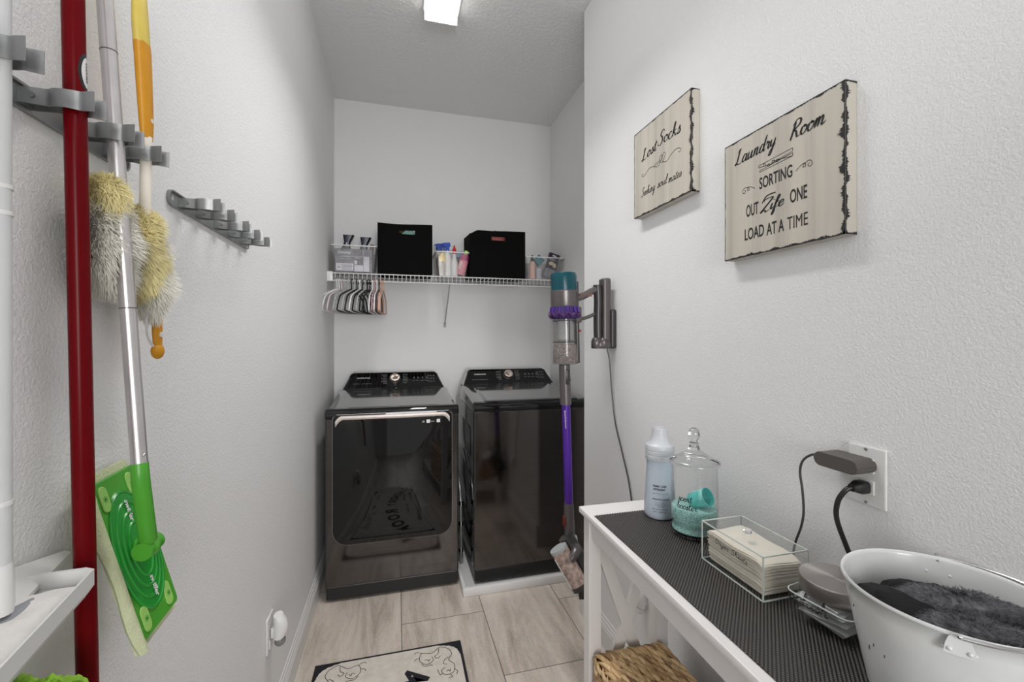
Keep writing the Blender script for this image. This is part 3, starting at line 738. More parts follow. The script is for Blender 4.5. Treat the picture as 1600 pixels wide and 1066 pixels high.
# clothes peg
o = .0; A = [(.115, .207), (.152, .2225), (.211, .2155), (.211, .211), (.152, .2145), (.115, .207)]
for a, b in (((.115, .218), (.211, .223)), ((.115, .218), (.115, .213)), ((.115, .213), (.150, .209)), ((.150, .209), (.211, .216)), ((.211, .216), (.211, .223)),
             ((.118, .205), (.211, .212)), ((.118, .205), (.118, .201)), ((.118, .201), (.211, .205)), ((.211, .205), (.211, .212)), ((.155, .214), (.211, .205))):
    curve2(mb, [a, b], fr, .0012, 3)
for c in ((.132, .214), (.145, .209), (.158, .213), (.170, .2105)):
    curve2(mb, [(c[0]-.004, c[1]), (c[0], c[1]+.003), (c[0]+.004, c[1]), (c[0], c[1]-.003)], fr, .0012, 5, True)
def swirl(x, y, s):
    curve2(mb, [(x, y-.004), (x+s*.012, y+.004), (x+s*.022, y+.006), (x+s*.024, y-.001), (x+s*.018, y-.002), (x+s*.02, y+.004), (x+s*.030, y+.008), (x+s*.037, y+.006),
                (x+s*.040, y-.002), (x+s*.034, y-.006), (x+s*.030, y-.001), (x+s*.034, y+.002)], fr, .0013)
swirl(.219, .171, 1); swirl(.103, .170, -1)
mb.build('ornament', M['ink'], t, smooth=False)

t, fr = sign(1.473, 1.144, 1.824, 2.140, 'smaller-looking cream wooden sign reading Lost Socks, the one farther from the camera')
mb = MB(); script(mb, 'Lost', fr, .050, .197, .095, .019, .0068, rise=.07); script(mb, 'Socks', fr, .152, .212, .125, .021, .0068, rise=-.06)
mb.build('script_lettering', M['ink'], t, smooth=False)
mb = MB(); script(mb, 'Seeking', fr, .047, .068, .088, .0145, .0032, contrast=.5); script(mb, 'soul', fr, .150, .068, .055, .0145, .0032, contrast=.5); script(mb, 'mates', fr, .213, .064, .068, .0135, .0032, contrast=.5)
mb.build('small_lettering', M['ink'], t, smooth=False)
mb = MB()
curve2(mb, [(.062, .148), (.054, .150), (.053, .143), (.062, .139), (.080, .145), (.100, .155), (.125, .152), (.150, .142), (.165, .150), (.178, .168), (.172, .174), (.162, .166), (.168, .152), (.180, .146), (.186, .152)], fr, .0016)
curve2(mb, [(.186, .152), (.196, .166), (.190, .176), (.180, .168), (.178, .155), (.186, .145), (.205, .141), (.225, .152), (.250, .160), (.272, .156), (.279, .148), (.272, .143), (.266, .149)], fr, .0016)
for k in range(5): curve2(mb, [(.128+.008*k, .146+.001*k), (.133+.008*k, .158+.001*k)], fr, .0014, 3)
mb.build('ornament', M['ink'], t, smooth=False)

# ================================================================== CONSOLE TABLE
TZ = .85
def table():
    t = thing('console_table', (.70, .73, 0), 'white console table with crossed side braces along the right wall', 'table')
    T = Matrix.Translation((.55, 1.262, 0)) @ Matrix.Rotation(R(-.9), 4, 'Z') @ Matrix.Translation((-.55, -1.262, 0))
    X0, X1, YA, YB_ = .55, .862, 1.262, .17
    lx0, lx1, ya, yb = X0+.012, X1-.030, YA-.012, YB_+.012; L_ = .040
    MB().box((X0, YB_, TZ-.018), (X1, YA, TZ), T, bev=.003).build('top', M['table'], t)
    mb = MB()
    mb.box((lx0+.006, yb+L_, TZ-.078), (lx0+.024, ya-L_, TZ-.018), T, bev=.002); mb.build('apron_front', M['table'], t)
    MB().box((lx1-.024, yb+L_, TZ-.078), (lx1-.006, ya-L_, TZ-.018), T, bev=.002).build('apron_back', M['table'], t)
    for (yy, s_) in ((ya, -1), (yb, 1)):
        a, b = sorted((yy+s_*.008, yy+s_*.026))
        MB().box((lx0+L_, a, TZ-.078), (lx1-L_, b, TZ-.018), T, bev=.002).build('apron_side', M['table'], t)
        MB().box((lx0+L_, a, .15), (lx1-L_, b, .20), T, bev=.002).build('rail', M['table'], t)
        # crossed braces
        for q, (p, r_) in enumerate(((lx0+L_-.006, lx1-L_+.006), (lx1-L_+.006, lx0+L_-.006))):
            P0, P1 = Vector((p, 0, TZ-.078)), Vector((r_, 0, .20)); d = (P1-P0).normalized(); n = Vector((d.z, 0, -d.x))*.018
            yy0 = a+.002+q*.0005; yy1 = b-.002-q*.0005
            P0 = P0-d*.006; P1 = P1+d*.006
            MB().rings([[T @ (p_+Vector((0, y, 0))) for p_ in (P0+n, P0-n, P1-n, P1+n)] for y in (yy0, yy1)]).build('brace', M['table'], t, bev=.0015)
        for xx in (lx0, lx1-L_):
            a2, b2 = sorted((yy, yy+s_*L_))
            MB().box((xx, a2, .0), (xx+L_, b2, TZ-.018), T, bev=.002).build('leg', M['table'], t)
    MB().box((lx0+.01, yb+.005, .128), (lx1-.01, ya-.005, .146), T, bev=.002).build('shelf', M['table'], t)
    mb = MB(); mb.cyl(T @ Vector((lx1-.0245, ya-.075, .82-.012)), T @ Vector((lx1-.027, ya-.075, .82-.012)), .0035)
    mb.build('screw', M['black'], t)
table()
# ribbed mat: diagonal cords clipped to a rectangle
def mat_():
    x0, x1, y0, y1 = .563, .852, .21, 1.178; z = TZ+.0006; mb = MB(); sp = .0082; c0 = y0-x1; c1 = y1-x0
    k = 0; c = c0+sp
    while c < c1:
        # line y = x + c
        xa = max(x0, y0-c); xb = min(x1, y1-c)
        if xb-xa > .003:
            a = Vector((xa, xa+c, z)); b = Vector((xb, xb+c, z)); n = Vector((-1, 1, 0)).normalized()*sp*.235
            mb.rings([[p-n, p-n*.62+Vector((0, 0, .0018)), p+Vector((0, 0, .0023)), p+n*.62+Vector((0, 0, .0018)), p+n] for p in (a, b)])
        c += sp
    bs = MB().box((x0, y0, TZ+.0002), (x1, y1, TZ+.0012)).build('table_mat', M['black'])
    mb.build('ribs', M['cord'], bs, angle=60)
    return tag(bs, 'black ribbed woven mat lying on the white console table', 'mat')
mat_()
TM = TZ+.0029

# basket
def basket():
    t = thing('wicker_basket', (.69, 1.0, .146), 'brown woven wicker basket on the lower shelf under the table', 'basket')
    x0, x1, y0, y1, z0, z1 = .578, .800, .72, 1.198, .1465, .418
    MB().box((x0+.006, y0+.006, z0), (x1-.006, y1-.006, z1-.004), bev=.01).build('liner', mat('basket_core', (.10, .06, .03), .8), t)
    rnd = random.Random(3); mb = MB()
    def leaf(c, L_, wd, th, ax, up):
        ax = Vector(ax).normalized(); up = Vector(up); s_ = ax.cross(up).normalized(); c = Vector(c); rs = []
        for k in range(6):
            u = k/5; f = math.sin(PI*(.08+.84*u))**.6; bow = math.sin(PI*u)*th*.9
            p = c+ax*L_*(u-.5)+up*bow
            rs.append([p+s_*wd*f*math.cos(a)*.5+up*th*f*math.sin(a)*.5 for a in [2*PI*q/7 for q in range(7)]])
        mb.rings(rs)
    cols = 10; cw = (x1-x0)/cols
    for i in range(cols):
        y = y0; j = 0
        while y < y1-.01:
            L_ = rnd.uniform(.062, .085)
            for q in range(2):
                leaf((x0+cw*(i+.5)+rnd.uniform(-.002, .002)+(.003 if q else -.003), min(y+.02+q*.018, y1-.03), z1+rnd.uniform(-.001, .003)), L_, cw*.66, .013,
                     (rnd.uniform(-.36, -.2), 1, rnd.uniform(-.06, .06)), (0, 0, 1))
            y += .036
    mb.build('woven_top', M['wicker'], t, angle=80)
    for side in range(3):
        mb = MB(); rows = 12
        for r_ in range(rows):
            z = z0+.012+(z1-z0-.02)*r_/(rows-1); u = 0; Lx = (y1-y0) if side < 1 else (x1-x0)
            while u < Lx-.005:
                L_ = rnd.uniform(.045, .06); uu = min(max(u+.018, L_*.45), Lx-L_*.4)
                if side == 0: leaf((x0+rnd.uniform(-.001, .002), y0+uu, z), L_, .018, .010, (0, 1, rnd.uniform(.2, .4)), (-1, 0, 0))
                elif side == 1: leaf((x0+uu, y1, z), L_, .018, .010, (1, 0, rnd.uniform(.2, .4)), (0, 1, 0))
                else: leaf((x0+uu, y0, z), L_, .018, .010, (1, 0, rnd.uniform(.2, .4)), (0, -1, 0))
                u += .03
        mb.build('woven_side', M['wicker'], t, angle=80)
    mb = MB()
    for k in range(2):
        mb.tube([(x0+.004, y1-.004+k*.003, z1-.01), (x0+.004, y1-.1, z1+.004), (x0+.002-k*.004, y0, z1+.003)], .005, 7, smooth=6)
        mb.tube([(x0+.005, y1-.002+k*.002, z1-.002-.01*k), (x1-.005, y1-.002, z1-.002-.01*k)], .0055, 7)
    mb.build('rim_strand', M['wicker'], t)
basket()

# detergent bottle
def bottle():
    c = Vector((.752, 1.132, TM)); t = thing('detergent_bottle', c, 'tall pale blue-grey detergent bottle at the far end of the table', 'bottle')
    prof = [(.010, 0), (.040, .0), (.0440, .004), (.0448, .012), (.0442, .035), (.0420, .07), (.0395, .105), (.0378, .135), (.0375, .155), (.0375, .168)]
    MB().lathe(prof, c, seg=48).build('body', M['bottle'], t, angle=50)
    mb = MB(); mb.lathe([(.0405, .1665), (.0412, .168), (.0412, .179), (.0404, .180), (.0404, .182), (.0412, .183), (.0412, .192), (.0404, .193), (.0404, .195), (.0412, .196), (.0412, .206), (.040, .209), (.031, .216), (.0255, .226), (.0225, .240), (.0205, .257), (.0195, .258), (.017, .252), (0, .252)], c, seg=48)
    mb.build('cap', M['bottlecap'], t, angle=30)
    ang0 = math.atan2(-c.y, -c.x)+.14   # towards the room
    def wrap(X, Y):
        r = .0459-.055*max(0, Y-.02)+.0004; a = ang0+X/.044
        return c+Vector((r*math.cos(a), r*math.sin(a), Y))
    mb = MB(); L = (None, None, None, None)
    def ln(s_, x, y, w_, h_, off=.01): block(mb, s_, (Vector(), Vector((1, 0, 0)), Vector((0, 1, 0)), Vector((0, 0, 1))), x, y, w_, h_, off, warp=wrap)
    ln('FABRIC CARE', -.026, .094, .040, .0055, .03); ln('DETERGENT', -.024, .085, .034, .0055, .03)
    ln('gentle on every wash', -.026, .074, .046, .0032, 0); ln('BRIGHTENS WHITES', -.026, .058, .046, .0038, .02)
    ln('free of dyes', -.018, .049, .024, .0026, 0); ln('for all machines', -.018, .044, .032, .0026, 0); ln('32 loads', -.012, .039, .018, .0026, 0)
    ln('plant derived formula', -.026, .030, .042, .0034, .01); ln('1.4 L  48 fl oz', -.024, .023, .036, .0034, .01)
    mb.build('label_print', M['inkgrey'], t, smooth=False)
bottle()

# apothecary jar
def jar():
    c = Vector((.772, 1.004, TM)); t = thing('apothecary_jar', c, 'clear glass lidded jar of mint scent beads on the table', 'jar')
    out = [(.045, 0), (.054, .003), (.0595, .012), (.0580, .020), (.0545, .027), (.0585, .034), (.0605, .038), (.0600, .042), (.0600, .075), (.0595, .120), (.0580, .175), (.0585, .182), (.0600, .186)]
    inn = [(.0582, .186), (.0565, .175), (.0580, .120), (.0582, .06), (.0578, .044), (.0560, .034), (.0520, .027), (.0555, .018), (.050, .008), (.0, .008)]
    MB().lathe(out+inn, c, seg=64, cap=True).build('glass_body', M['thin'], t, angle=50)
    MB().lathe([(.045, 0), (.054, .003), (.0575, .010), (.0575, .013), (.05, .0075), (0, .0065)], c, seg=64).build('glass_foot', M['glass'], t)
    MB().lathe([(.058, .1868), (.0645, .188), (.0655, .191), (.0635, .195), (.055, .200), (.045, .205), (.033, .211), (.022, .218), (.015, .226), (.0115, .235), (.0105, .240), (.0125, .243), (.0085, .246), (.0115, .252), (.0155, .260), (.0162, .268), (.013, .277), (.006, .2822), (0, .2827)]
               +[], c, seg=64, cap=True).build('glass_lid', M['thinlid'], t, angle=50)
    MB().lathe([(0, .2215), (.016, .2235), (.0118, .2345), (.0102, .240), (.0122, .243), (.0082, .246), (.0112, .252), (.0152, .260), (.0158, .268), (.0127, .2765), (.006, .2815), (0, .282)], c, seg=40).build('glass_knob', M['glass'], t, angle=50)
    MB().lathe([(.0615, .1875), (.0648, .1885), (.0656, .191), (.0638, .1945), (.0610, .1925)], c, seg=64, cap=False).build('lid_rim', M['glass'], t, angle=50)
    # beads: a body of beads plus loose ones on top
    MB().lathe([(0, .0095), (.049, .0095), (.0555, .014), (.0545, .020), (.0510, .027), (.0545, .035), (.0565, .044), (.0572, .06), (.0570, .071), (.0555, .0735), (.03, .0745), (0, .075)], c, seg=64).build('scent_beads', M['beadmat'], t, angle=60)
    a = math.atan2(-c.y, -c.x)
    cc = c+Vector((.005, -.012, .094)); T = Matrix.Rotation(R(-70), 3, 'Z') @ Matrix.Rotation(R(62), 3, 'Y')
    mb = MB(); prof = [(0, -.022), (.018, -.022), (.0215, -.019), (.0225, .0), (.0235, .024), (.0240, .030), (.0222, .030), (.0215, .0), (.019, -.018), (0, -.019)]
    mb.lathe(prof, cc, T @ Vector((0, 0, 1)), 32); mb.build('measuring_cup', M['scoop'], t, angle=50)
    ang0 = a-.05
    def wrap(X, Y): A = ang0+X/.0605; return c+Vector((.0608*math.cos(A), .0608*math.sin(A), Y))
    mb = MB(); F = (Vector(), Vector((1, 0, 0)), Vector((0, 1, 0)), Vector((0, 0, 1)))
    m1 = MB(); script(m1, 'scent', F, -.038, .100, .036, .0085, .0022, contrast=.4, slant=.1); script(m1, 'booster', F, -.041, .080, .050, .0085, .0022, contrast=.4, slant=.1)
    for v in m1.bm.verts: v.co = wrap(v.co.x, v.co.y)
    m1.build('lettering', M['ink'], t, smooth=False)
M['thinlid'] = thin('clear_glass_sheet', (.95, .955, .955), .02, 1.55)
def beadmat():
    m, N, L, P = nt('mint_bead_pile')
    tc = N.new('ShaderNodeTexCoord'); v = N.new('ShaderNodeTexVoronoi'); v.inputs['Scale'].default_value = 330
    L.new(tc.outputs['Object'], v.inputs['Vector'])
    r = N.new('ShaderNodeValToRGB'); E = r.color_ramp.elements; E[0].position = .25; E[0].color = (.60, .90, .85, 1); E[1].position = .62; E[1].color = (.22, .50, .47, 1)
    L.new(v.outputs['Distance'], r.inputs[0]); L.new(r.outputs[0], P.inputs['Base Color']); P.inputs['Roughness'].default_value = .35
    bp = N.new('ShaderNodeBump'); bp.invert = True; bp.inputs['Strength'].default_value = 1; bp.inputs['Distance'].default_value = .002
    L.new(v.outputs['Distance'], bp.inputs['Height']); L.new(bp.outputs[0], P.inputs['Normal'])
    return m
M['beadmat'] = beadmat()
jar()

# acrylic dryer-sheet box
def sheetbox():
    x0, x1, y0, y1, z0, z1 = .702, .814, .706, .884, TM, .942; th = .003
    t = thing('acrylic_box', ((x0+x1)/2, (y0+y1)/2, z0), 'clear acrylic box labelled Dryer Sheets on the table', 'box')
    mb = MB()
    for lo, hi in (((x0, y0, z0), (x1, y1, z0+th)), ((x0, y0, z0), (x0+th, y1, z1-th)), ((x1-th, y0, z0), (x1, y1, z1-th)), ((x0+th, y0, z0), (x1-th, y0+th, z1-th)), ((x0+th, y1-th, z0), (x1-th, y1, z1-th))):
        mb.box(lo, hi)
    mb.build('body', M['thin'], t, smooth=False)
    l = MB().box((x0-.0005, y0-.0005, z1-th), (x1+.0005, y1+.0005, z1)).build('lid', M['thin'], t, smooth=False)
    MB().lathe([(.009, 0), (.009, .006), (.008, .0075), (0, .0075)], ((x0+x1)/2, (y0+y1)/2+.01, z1), seg=20).build('knob', M['glass'], l)
    mb = MB(); e = .0011
    for x in (x0, x1):
        for y in (y0, y1): mb.box((x-e, y-e, z0), (x+e, y+e, z1))
        for z in (z0+.001, z1): mb.box((x-e, y0, z-e), (x+e, y1, z+e))
    for y in (y0, y1):
        for z in (z0+.001, z1): mb.box((x0, y-e, z-e), (x1, y+e, z+e))
    mb.build('polished_edge', M['thinedge'], t, smooth=False)
    fr = (Vector((x0-.0006, y1-.045, z0+.058)), Vector((0, -1, 0)), Vector((0, 0, 1)), Vector((-1, 0, 0)))
    mb = MB(); script(mb, 'Dryer', fr, 0, 0, .040, .0055, .0013, contrast=.2, slant=.1, rise=-.05); script(mb, 'Sheets', fr, .048, -.002, .046, .0055, .0013, contrast=.2, slant=.1, rise=-.05)
    mb.build('lettering', M['ink'], t, smooth=False)
    # stack of sheets: individual thin wavy layers; the stack is one pile of sheets nobody can count
    rnd = random.Random(11); mb = MB(); z = z0+th+.001; n = 26; H = .066/n
    for k in range(n):
        ins = .004+rnd.uniform(0, .005)+(.003 if k < 9 else 0); nx, ny = 8, 12; top = []; bot = []
        ph = rnd.uniform(0, .6); sh = rnd.uniform(-.0015, .0015)
        amp = .0035*(k/n)
        def pt(i, j, dz):
            u, v = i/nx, j/ny
            X = x0+th+ins+(x1-x0-2*th-2*ins)*u+sh; Y = y0+th+ins+(y1-y0-2*th-2*ins)*v
            return (X, Y, z+dz+amp*math.sin(u*5+ph)*math.cos(v*3.2+1)+amp*.5*math.sin(v*9)-(.005*(k/n) if (j == 0) else 0))
        G = [[mb.bm.verts.new(pt(i, j, H*.8)) for j in range(ny+1)] for i in range(nx+1)]
        B = [[mb.bm.verts.new(pt(i, j, 0)) for j in range(ny+1)] for i in range(nx+1)]
        for i in range(nx):
            for j in range(ny):
                mb.bm.faces.new((G[i][j], G[i+1][j], G[i+1][j+1], G[i][j+1])); mb.bm.faces.new((B[i][j], B[i][j+1], B[i+1][j+1], B[i+1][j]))
        for i in range(nx):
            mb.bm.faces.new((G[i][0], B[i][0], B[i+1][0], G[i+1][0])); mb.bm.faces.new((G[i][ny], G[i+1][ny], B[i+1][ny], B[i][ny]))
        for j in range(ny):
            mb.bm.faces.new((G[0][j], G[0][j+1], B[0][j+1], B[0][j])); mb.bm.faces.new((G[nx][j], B[nx][j], B[nx][j+1], G[nx][j+1]))
        z += H
    tag(mb.build('dryer_sheets', M['sheet'], angle=50), 'stack of cream dryer sheets inside the clear acrylic box', 'dryer sheets', kind='stuff')
sheetbox()

# squarish glass jar lying tilted with brushed steel lid and packets
def tiltjar():
    c = Vector((.781, .622, TM)); t = thing('glass_jar', c, 'low glass jar with a brushed steel lid beside the white bucket', 'jar')
    sq = lambda r, z, q=.3: [c+Vector((px, py, z)) for px, py in rrect(2*r, 2*r, r*q, 5)]
    T = Matrix.Translation(c) @ Matrix.Rotation(R(8), 4, 'Z') @ Matrix.Translation(-c)
    def rg(mb, rs): return mb.rings([[T @ p for p in r] for r in rs])
    rg(MB(), [sq(.050, 0), sq(.057, .004), sq(.058, .012), sq(.058, .046), sq(.056, .052, .5), sq(.052, .054, .9), sq(.0515, .058, .99)]).build('glass_body', M['thinlid'], t, angle=50)
    MB().lathe([(.053, .056), (.0560, .0565), (.0565, .058), (.0565, .0812), (.0555, .0827), (0, .0827)], c, seg=64).build('lid', M['satin'], t, angle=20)
    MB().tube([T @ p for p in sq(.0575, .0475)], .0014, 6, closed=True).build('glass_edge', M['thinedge'], t)
    fr = (c+Vector((-.0555, .052, .028)), Vector((.14, -1, 0)).normalized(), Vector((0, 0, 1)), Vector((-1, 0, 0)))
    m1 = MB(); script(m1, 'splash', fr, .006, 0, .070, .012, .0026, contrast=.3, slant=.1); m1.build('lettering', M['ink'], t, smooth=False)
    rnd = random.Random(5)
    for k in range(6):
        mb = MB(); a = rnd.uniform(-.16, .16)+.14; n = 6; w_, h_ = .094, .078
        Tm = Matrix.Translation(c+Vector((rnd.uniform(-.004, .004), rnd.uniform(-.004, .004), -.0+.008+k*.0074))) @ Matrix.Rotation(a, 4, 'Z') @ Matrix.Rotation(rnd.uniform(-.14, .14), 4, 'X') @ Matrix.Rotation(rnd.uniform(-.14, .14), 4, 'Y')
        G = []
        for s_ in (1, -1):
            G.append([[mb.bm.verts.new(Tm @ Vector(((i/n-.5)*w_, (j/n-.5)*h_, s_*(.0026*math.sin(PI*i/n)*math.sin(PI*j/n)+.0002)+.0012*noise.noise(Vector((i*.9, j*.9, k*7)))))) for j in range(n+1)] for i in range(n+1)])
        for g in G:
            for i in range(n):
                for j in range(n): mb.bm.faces.new((g[i][j], g[i+1][j], g[i+1][j+1], g[i][j+1]))
        bmesh.ops.remove_doubles(mb.bm, verts=mb.bm.verts, dist=.0006)
        pk = mb.build('detergent_packet', M['packet'], angle=80)
        tag(pk, 'silver detergent packet inside the low glass jar', 'packet', 'silver packets in the low glass jar')
tiltjar()

# bucket
def bucket():
    c = Vector((.768, .4465, 0)); R1, R0, z0, z1 = .1205, .090, TM, 1.008
    t = thing('bucket', (c.x, c.y, z0), 'white metal bucket holding dark socks at the near end of the table', 'bucket')
    rr = lambda z: R0+(R1-R0)*(z-z0)/(z1-z0)
    prof = [(0, z0+.001), (R0-.003, z0+.001), (R0, z0), (R0+.001, z0+.006)]+[(rr(z0+(z1-z0)*k/8), z0+(z1-z0)*k/8) for k in range(1, 9)]
    prof += [(R1+.002, z1+.001), (R1+.003, z1+.004), (R1+.0015, z1+.0065), (R1-.001, z1+.0055), (R1-.002, z1+.001)]
    prof += [(rr(z0+(z1-z0)*k/8)-.0022, z0+(z1-z0)*k/8) for k in range(8, 0, -1)]+[(R0-.003, z0+.004), (0, z0+.004)]
    MB().lathe(prof, (c.x, c.y, 0), seg=96).build('body', M['bucket'], t, angle=60)
    d = Vector((.10, .068, 0)).normalized() # axis through the two ears (back-left to front)
    d = Vector((.890-.689, .530-.387, 0)).normalized()
    for s_ in (1, -1):
        e = c+d*s_*(R1-.004)+Vector((0, 0, z1-.006)); tan = Vector((-d.y, d.x, 0))
        mb = MB(); fr = (e+d*s_*.0055, tan, Vector((0, 0, 1)), d*s_)
        mb.prism([(-.015, -.014), (.015, -.014), (.013, -.002), (.0105, .006), (.006, .011), (0, .0128), (-.006, .011), (-.0105, .006), (-.013, -.002)], 0, .002, fr)
        mb.ell(e+tan*.009+Vector((0, 0, -.008))+d*s_*.0075, .0028, 8); mb.ell(e-tan*.009+Vector((0, 0, -.008))+d*s_*.0075, .0028, 8)
        mb.ell(e+tan*.014+Vector((0, 0, -.012))-d*s_*.0015, .0028, 8); mb.ell(e-tan*.014+Vector((0, 0, -.012))-d*s_*.0015, .0028, 8)
        mb.build('ear', M['bucket'], t)
    # wire handle fallen towards the near side
    a0 = math.atan2(d.y, d.x); pts = []
    for s_ in (1,):
        for k in range(25):
            u = k/24; a = a0-PI*u; rr_ = R1+.007+.004*math.sin(PI*u)
            pts.append(c+Vector((math.cos(a)*rr_, math.sin(a)*rr_, z1+.004+.004*math.sin(PI*u))))
    pts = [c+d*(R1-.003)+Vector((0, 0, z1+.001)), c+d*(R1+.009)+Vector((0, 0, z1+.008))]+pts+[c-d*(R1+.009)+Vector((0, 0, z1+.008)), c-d*(R1-.003)+Vector((0, 0, z1+.001))]
    MB().tube(pts, .0019, 8, smooth=3).build('wire_handle', M['chrome'], t)
    mb = MB(); mb.box((c.x+.0, c.y+.0, z0+.1), (c.x+.001, c.y+.001, z0+.101))
    mb.bm.free()
    # chips in the enamel on the far-left side
    mb = MB(); rnd = random.Random(2)
    for (aa, z, l_) in ((PI-.25, .935, .004), (PI-.35, .925, .007), (PI-.1, .93, .004), (PI-.55, .972, .003)):
        r_ = rr(z)+.0006; p = c+Vector((math.cos(aa)*r_, math.sin(aa)*r_, z)); mb.ell(p, (.0007, .0007, l_*.6), 8)
    mb.build('enamel_chip', M['darkgrey'], t)
    # socks
    def blob(name, m, label, cx, cy, rx, ry, z, hh, yaw, seed, grp=None, fur=0):
        mb = MB(); nu, nv = 40, 28; rs = []
        Rz = Matrix.Rotation(yaw, 3, 'Z')
        for j in range(nv+1):
            th = PI*j/nv; ring = []
            for i in range(nu):
                ph = 2*PI*i/nu
                p = Vector((math.sin(th)*math.cos(ph), math.sin(th)*math.sin(ph), math.cos(th)))
                q = Vector((math.copysign(abs(p.x)**.8, p.x)*rx, math.copysign(abs(p.y)**.8, p.y)*ry, p.z*hh))
                f = 1+.22*noise.noise(Vector((p.x*1.6+seed, p.y*1.6, p.z*1.6)))+.10*noise.noise(Vector((p.x*4+seed, p.y*4, p.z*4)))+(.05*noise.noise(p*16) if fur else 0)
                q = Rz @ (q*f)
                w_ = Vector((cx, cy, z))+q
                dd = Vector((w_.x-c.x, w_.y-c.y)); lim = rr(min(max(w_.z, z0), z1))-.006
                if dd.length > lim: dd = dd.normalized()*lim; w_.x, w_.y = c.x+dd.x, c.y+dd.y
                w_.z = max(w_.z, z0+.006)
                ring.append(w_)
            rs.append(ring)
        mb.rings(rs, cap=False)
        if fur:
            rnd = random.Random(seed); mb.bm.faces.ensure_lookup_table(); mb.bm.normal_update(); fs = [f for f in mb.bm.faces if f.calc_area() > 1e-7]
            for _ in range(fur):
                f = rnd.choice(fs); p = f.calc_center_median()+Vector([rnd.uniform(-.0025, .0025) for _ in range(3)])
                n = (p-Vector((cx, cy, z-.01))).normalized(); n = (n+Vector([rnd.uniform(-.6, .6) for _ in range(3)])).normalized()
                s_ = n.orthogonal().normalized()*.0006; L_ = rnd.uniform(.003, .006)
                a = mb.bm.verts.new(p+s_); b = mb.bm.verts.new(p-s_); e = mb.bm.verts.new(p+n*L_)
                mb.bm.faces.new((a, b, e))
        tag(mb.build(name, m, angle=180), label, 'sock', grp)
    blob('sock', M['sockblack'], 'black sock bunched at the left side inside the white bucket', c.x-.045, c.y+.035, .062, .052, .962, .030, .4, 1)
    blob('sock', M['sockblack'], 'black sock lying at the back inside the white bucket', c.x+.03, c.y+.055, .055, .034, .962, .026, -.3, 2)
    blob('sock', M['sockgrey'], 'charcoal fluffy sock on top of the others in the white bucket', c.x+.030, c.y+.005, .078, .024, .982, .019, -.62, 4, None, 9000)
    blob('sock', M['sockgrey'], 'charcoal fluffy sock nearest the front ear of the bucket', c.x-.012, c.y-.030, .070, .022, .974, .018, -.60, 6, None, 8000)
    blob('sock', M['sockblack'], 'black sock in front of the fluffy grey socks in the bucket', c.x+.02, c.y-.065, .065, .03, .956, .02, -.5, 8)
bucket()

# wall outlet with adapter and plug
t = thing('outlet_plate', (XR, .637, 1.108), 'white outlet plate with two plugs on the right wall above the table', 'outlet')
MB().box((XR-.006, .614, 1.048), (XR-.0003, .686, 1.164), bev=.0025).build('plate', M['plate'], t)
mb = MB()
for z in (1.127, 1.085): mb.box((XR-.0085, .634, z-.014), (XR-.005, .666, z+.014), bev=.002)
mb.build('socket', M['plate'], t)
MB().lathe([(.003, 0), (.003, .001), (0, .0015)], (XR-.006, .650, 1.158), (-1, 0, 0), 12).build('screw', M['steel'], t)
MB().lathe([(.003, 0), (.003, .001), (0, .0015)], (XR-.006, .650, 1.054), (-1, 0, 0), 12).build('screw', M['steel'], t)
t = thing('power_adapter', (.86, .67, 1.128), 'dark grey rounded power adapter plugged into the upper socket', 'adapter')
MB().prism(rrect(.090, .029, .0145, 10), 0, .052, (Vector((.8445, .675, 1.128)), Vector((0, 1, 0)), Vector((0, 0, 1)), Vector((1, 0, 0)))).build('housing', M['adapt'], t, bev=.0015, angle=30)
MB().tube([(.868, .718, 1.128), (.868, .732, 1.127)], .0045, 10).build('strain_relief', M['black'], t)
MB().tube([(.868, .722, 1.128), (.868, .742, 1.125), (.866, .762, 1.108), (.868, .772, 1.08), (.872, .770, 1.04), (.878, .772, .99), (.882, .782, .95), (.884, .80, .90), (.883, .81, .83), (.882, .83, .70), (.884, .85, .4)], .0026, 8, smooth=8).build('cord', M['darkgrey'], t)
t = thing('power_plug', (.88, .65, 1.085), 'black power plug with a thick cord in the lower socket', 'plug')
mb = MB(); mb.rings([[Vector((x, .650+py*k, 1.085+pz*k)) for py, pz in rrect(.026, .024, .007, 4)] for x, k in ((XR-.0088, .8), (XR-.012, 1), (XR-.026, 1.0), (XR-.034, .8), (XR-.040, .62), (XR-.044, .55))])
mb.build('plug_body', M['black'], t, angle=35)
MB().tube([(XR-.042, .652, 1.085), (XR-.052, .656, 1.078), (XR-.060, .664, 1.055), (XR-.058, .668, 1.02), (XR-.045, .660, .97), (XR-.030, .650, .92), (XR-.020, .645, .87), (XR-.018, .645, .80), (XR-.018, .645, .5)], .0048, 10, smooth=8).build('cord', M['black'], t)

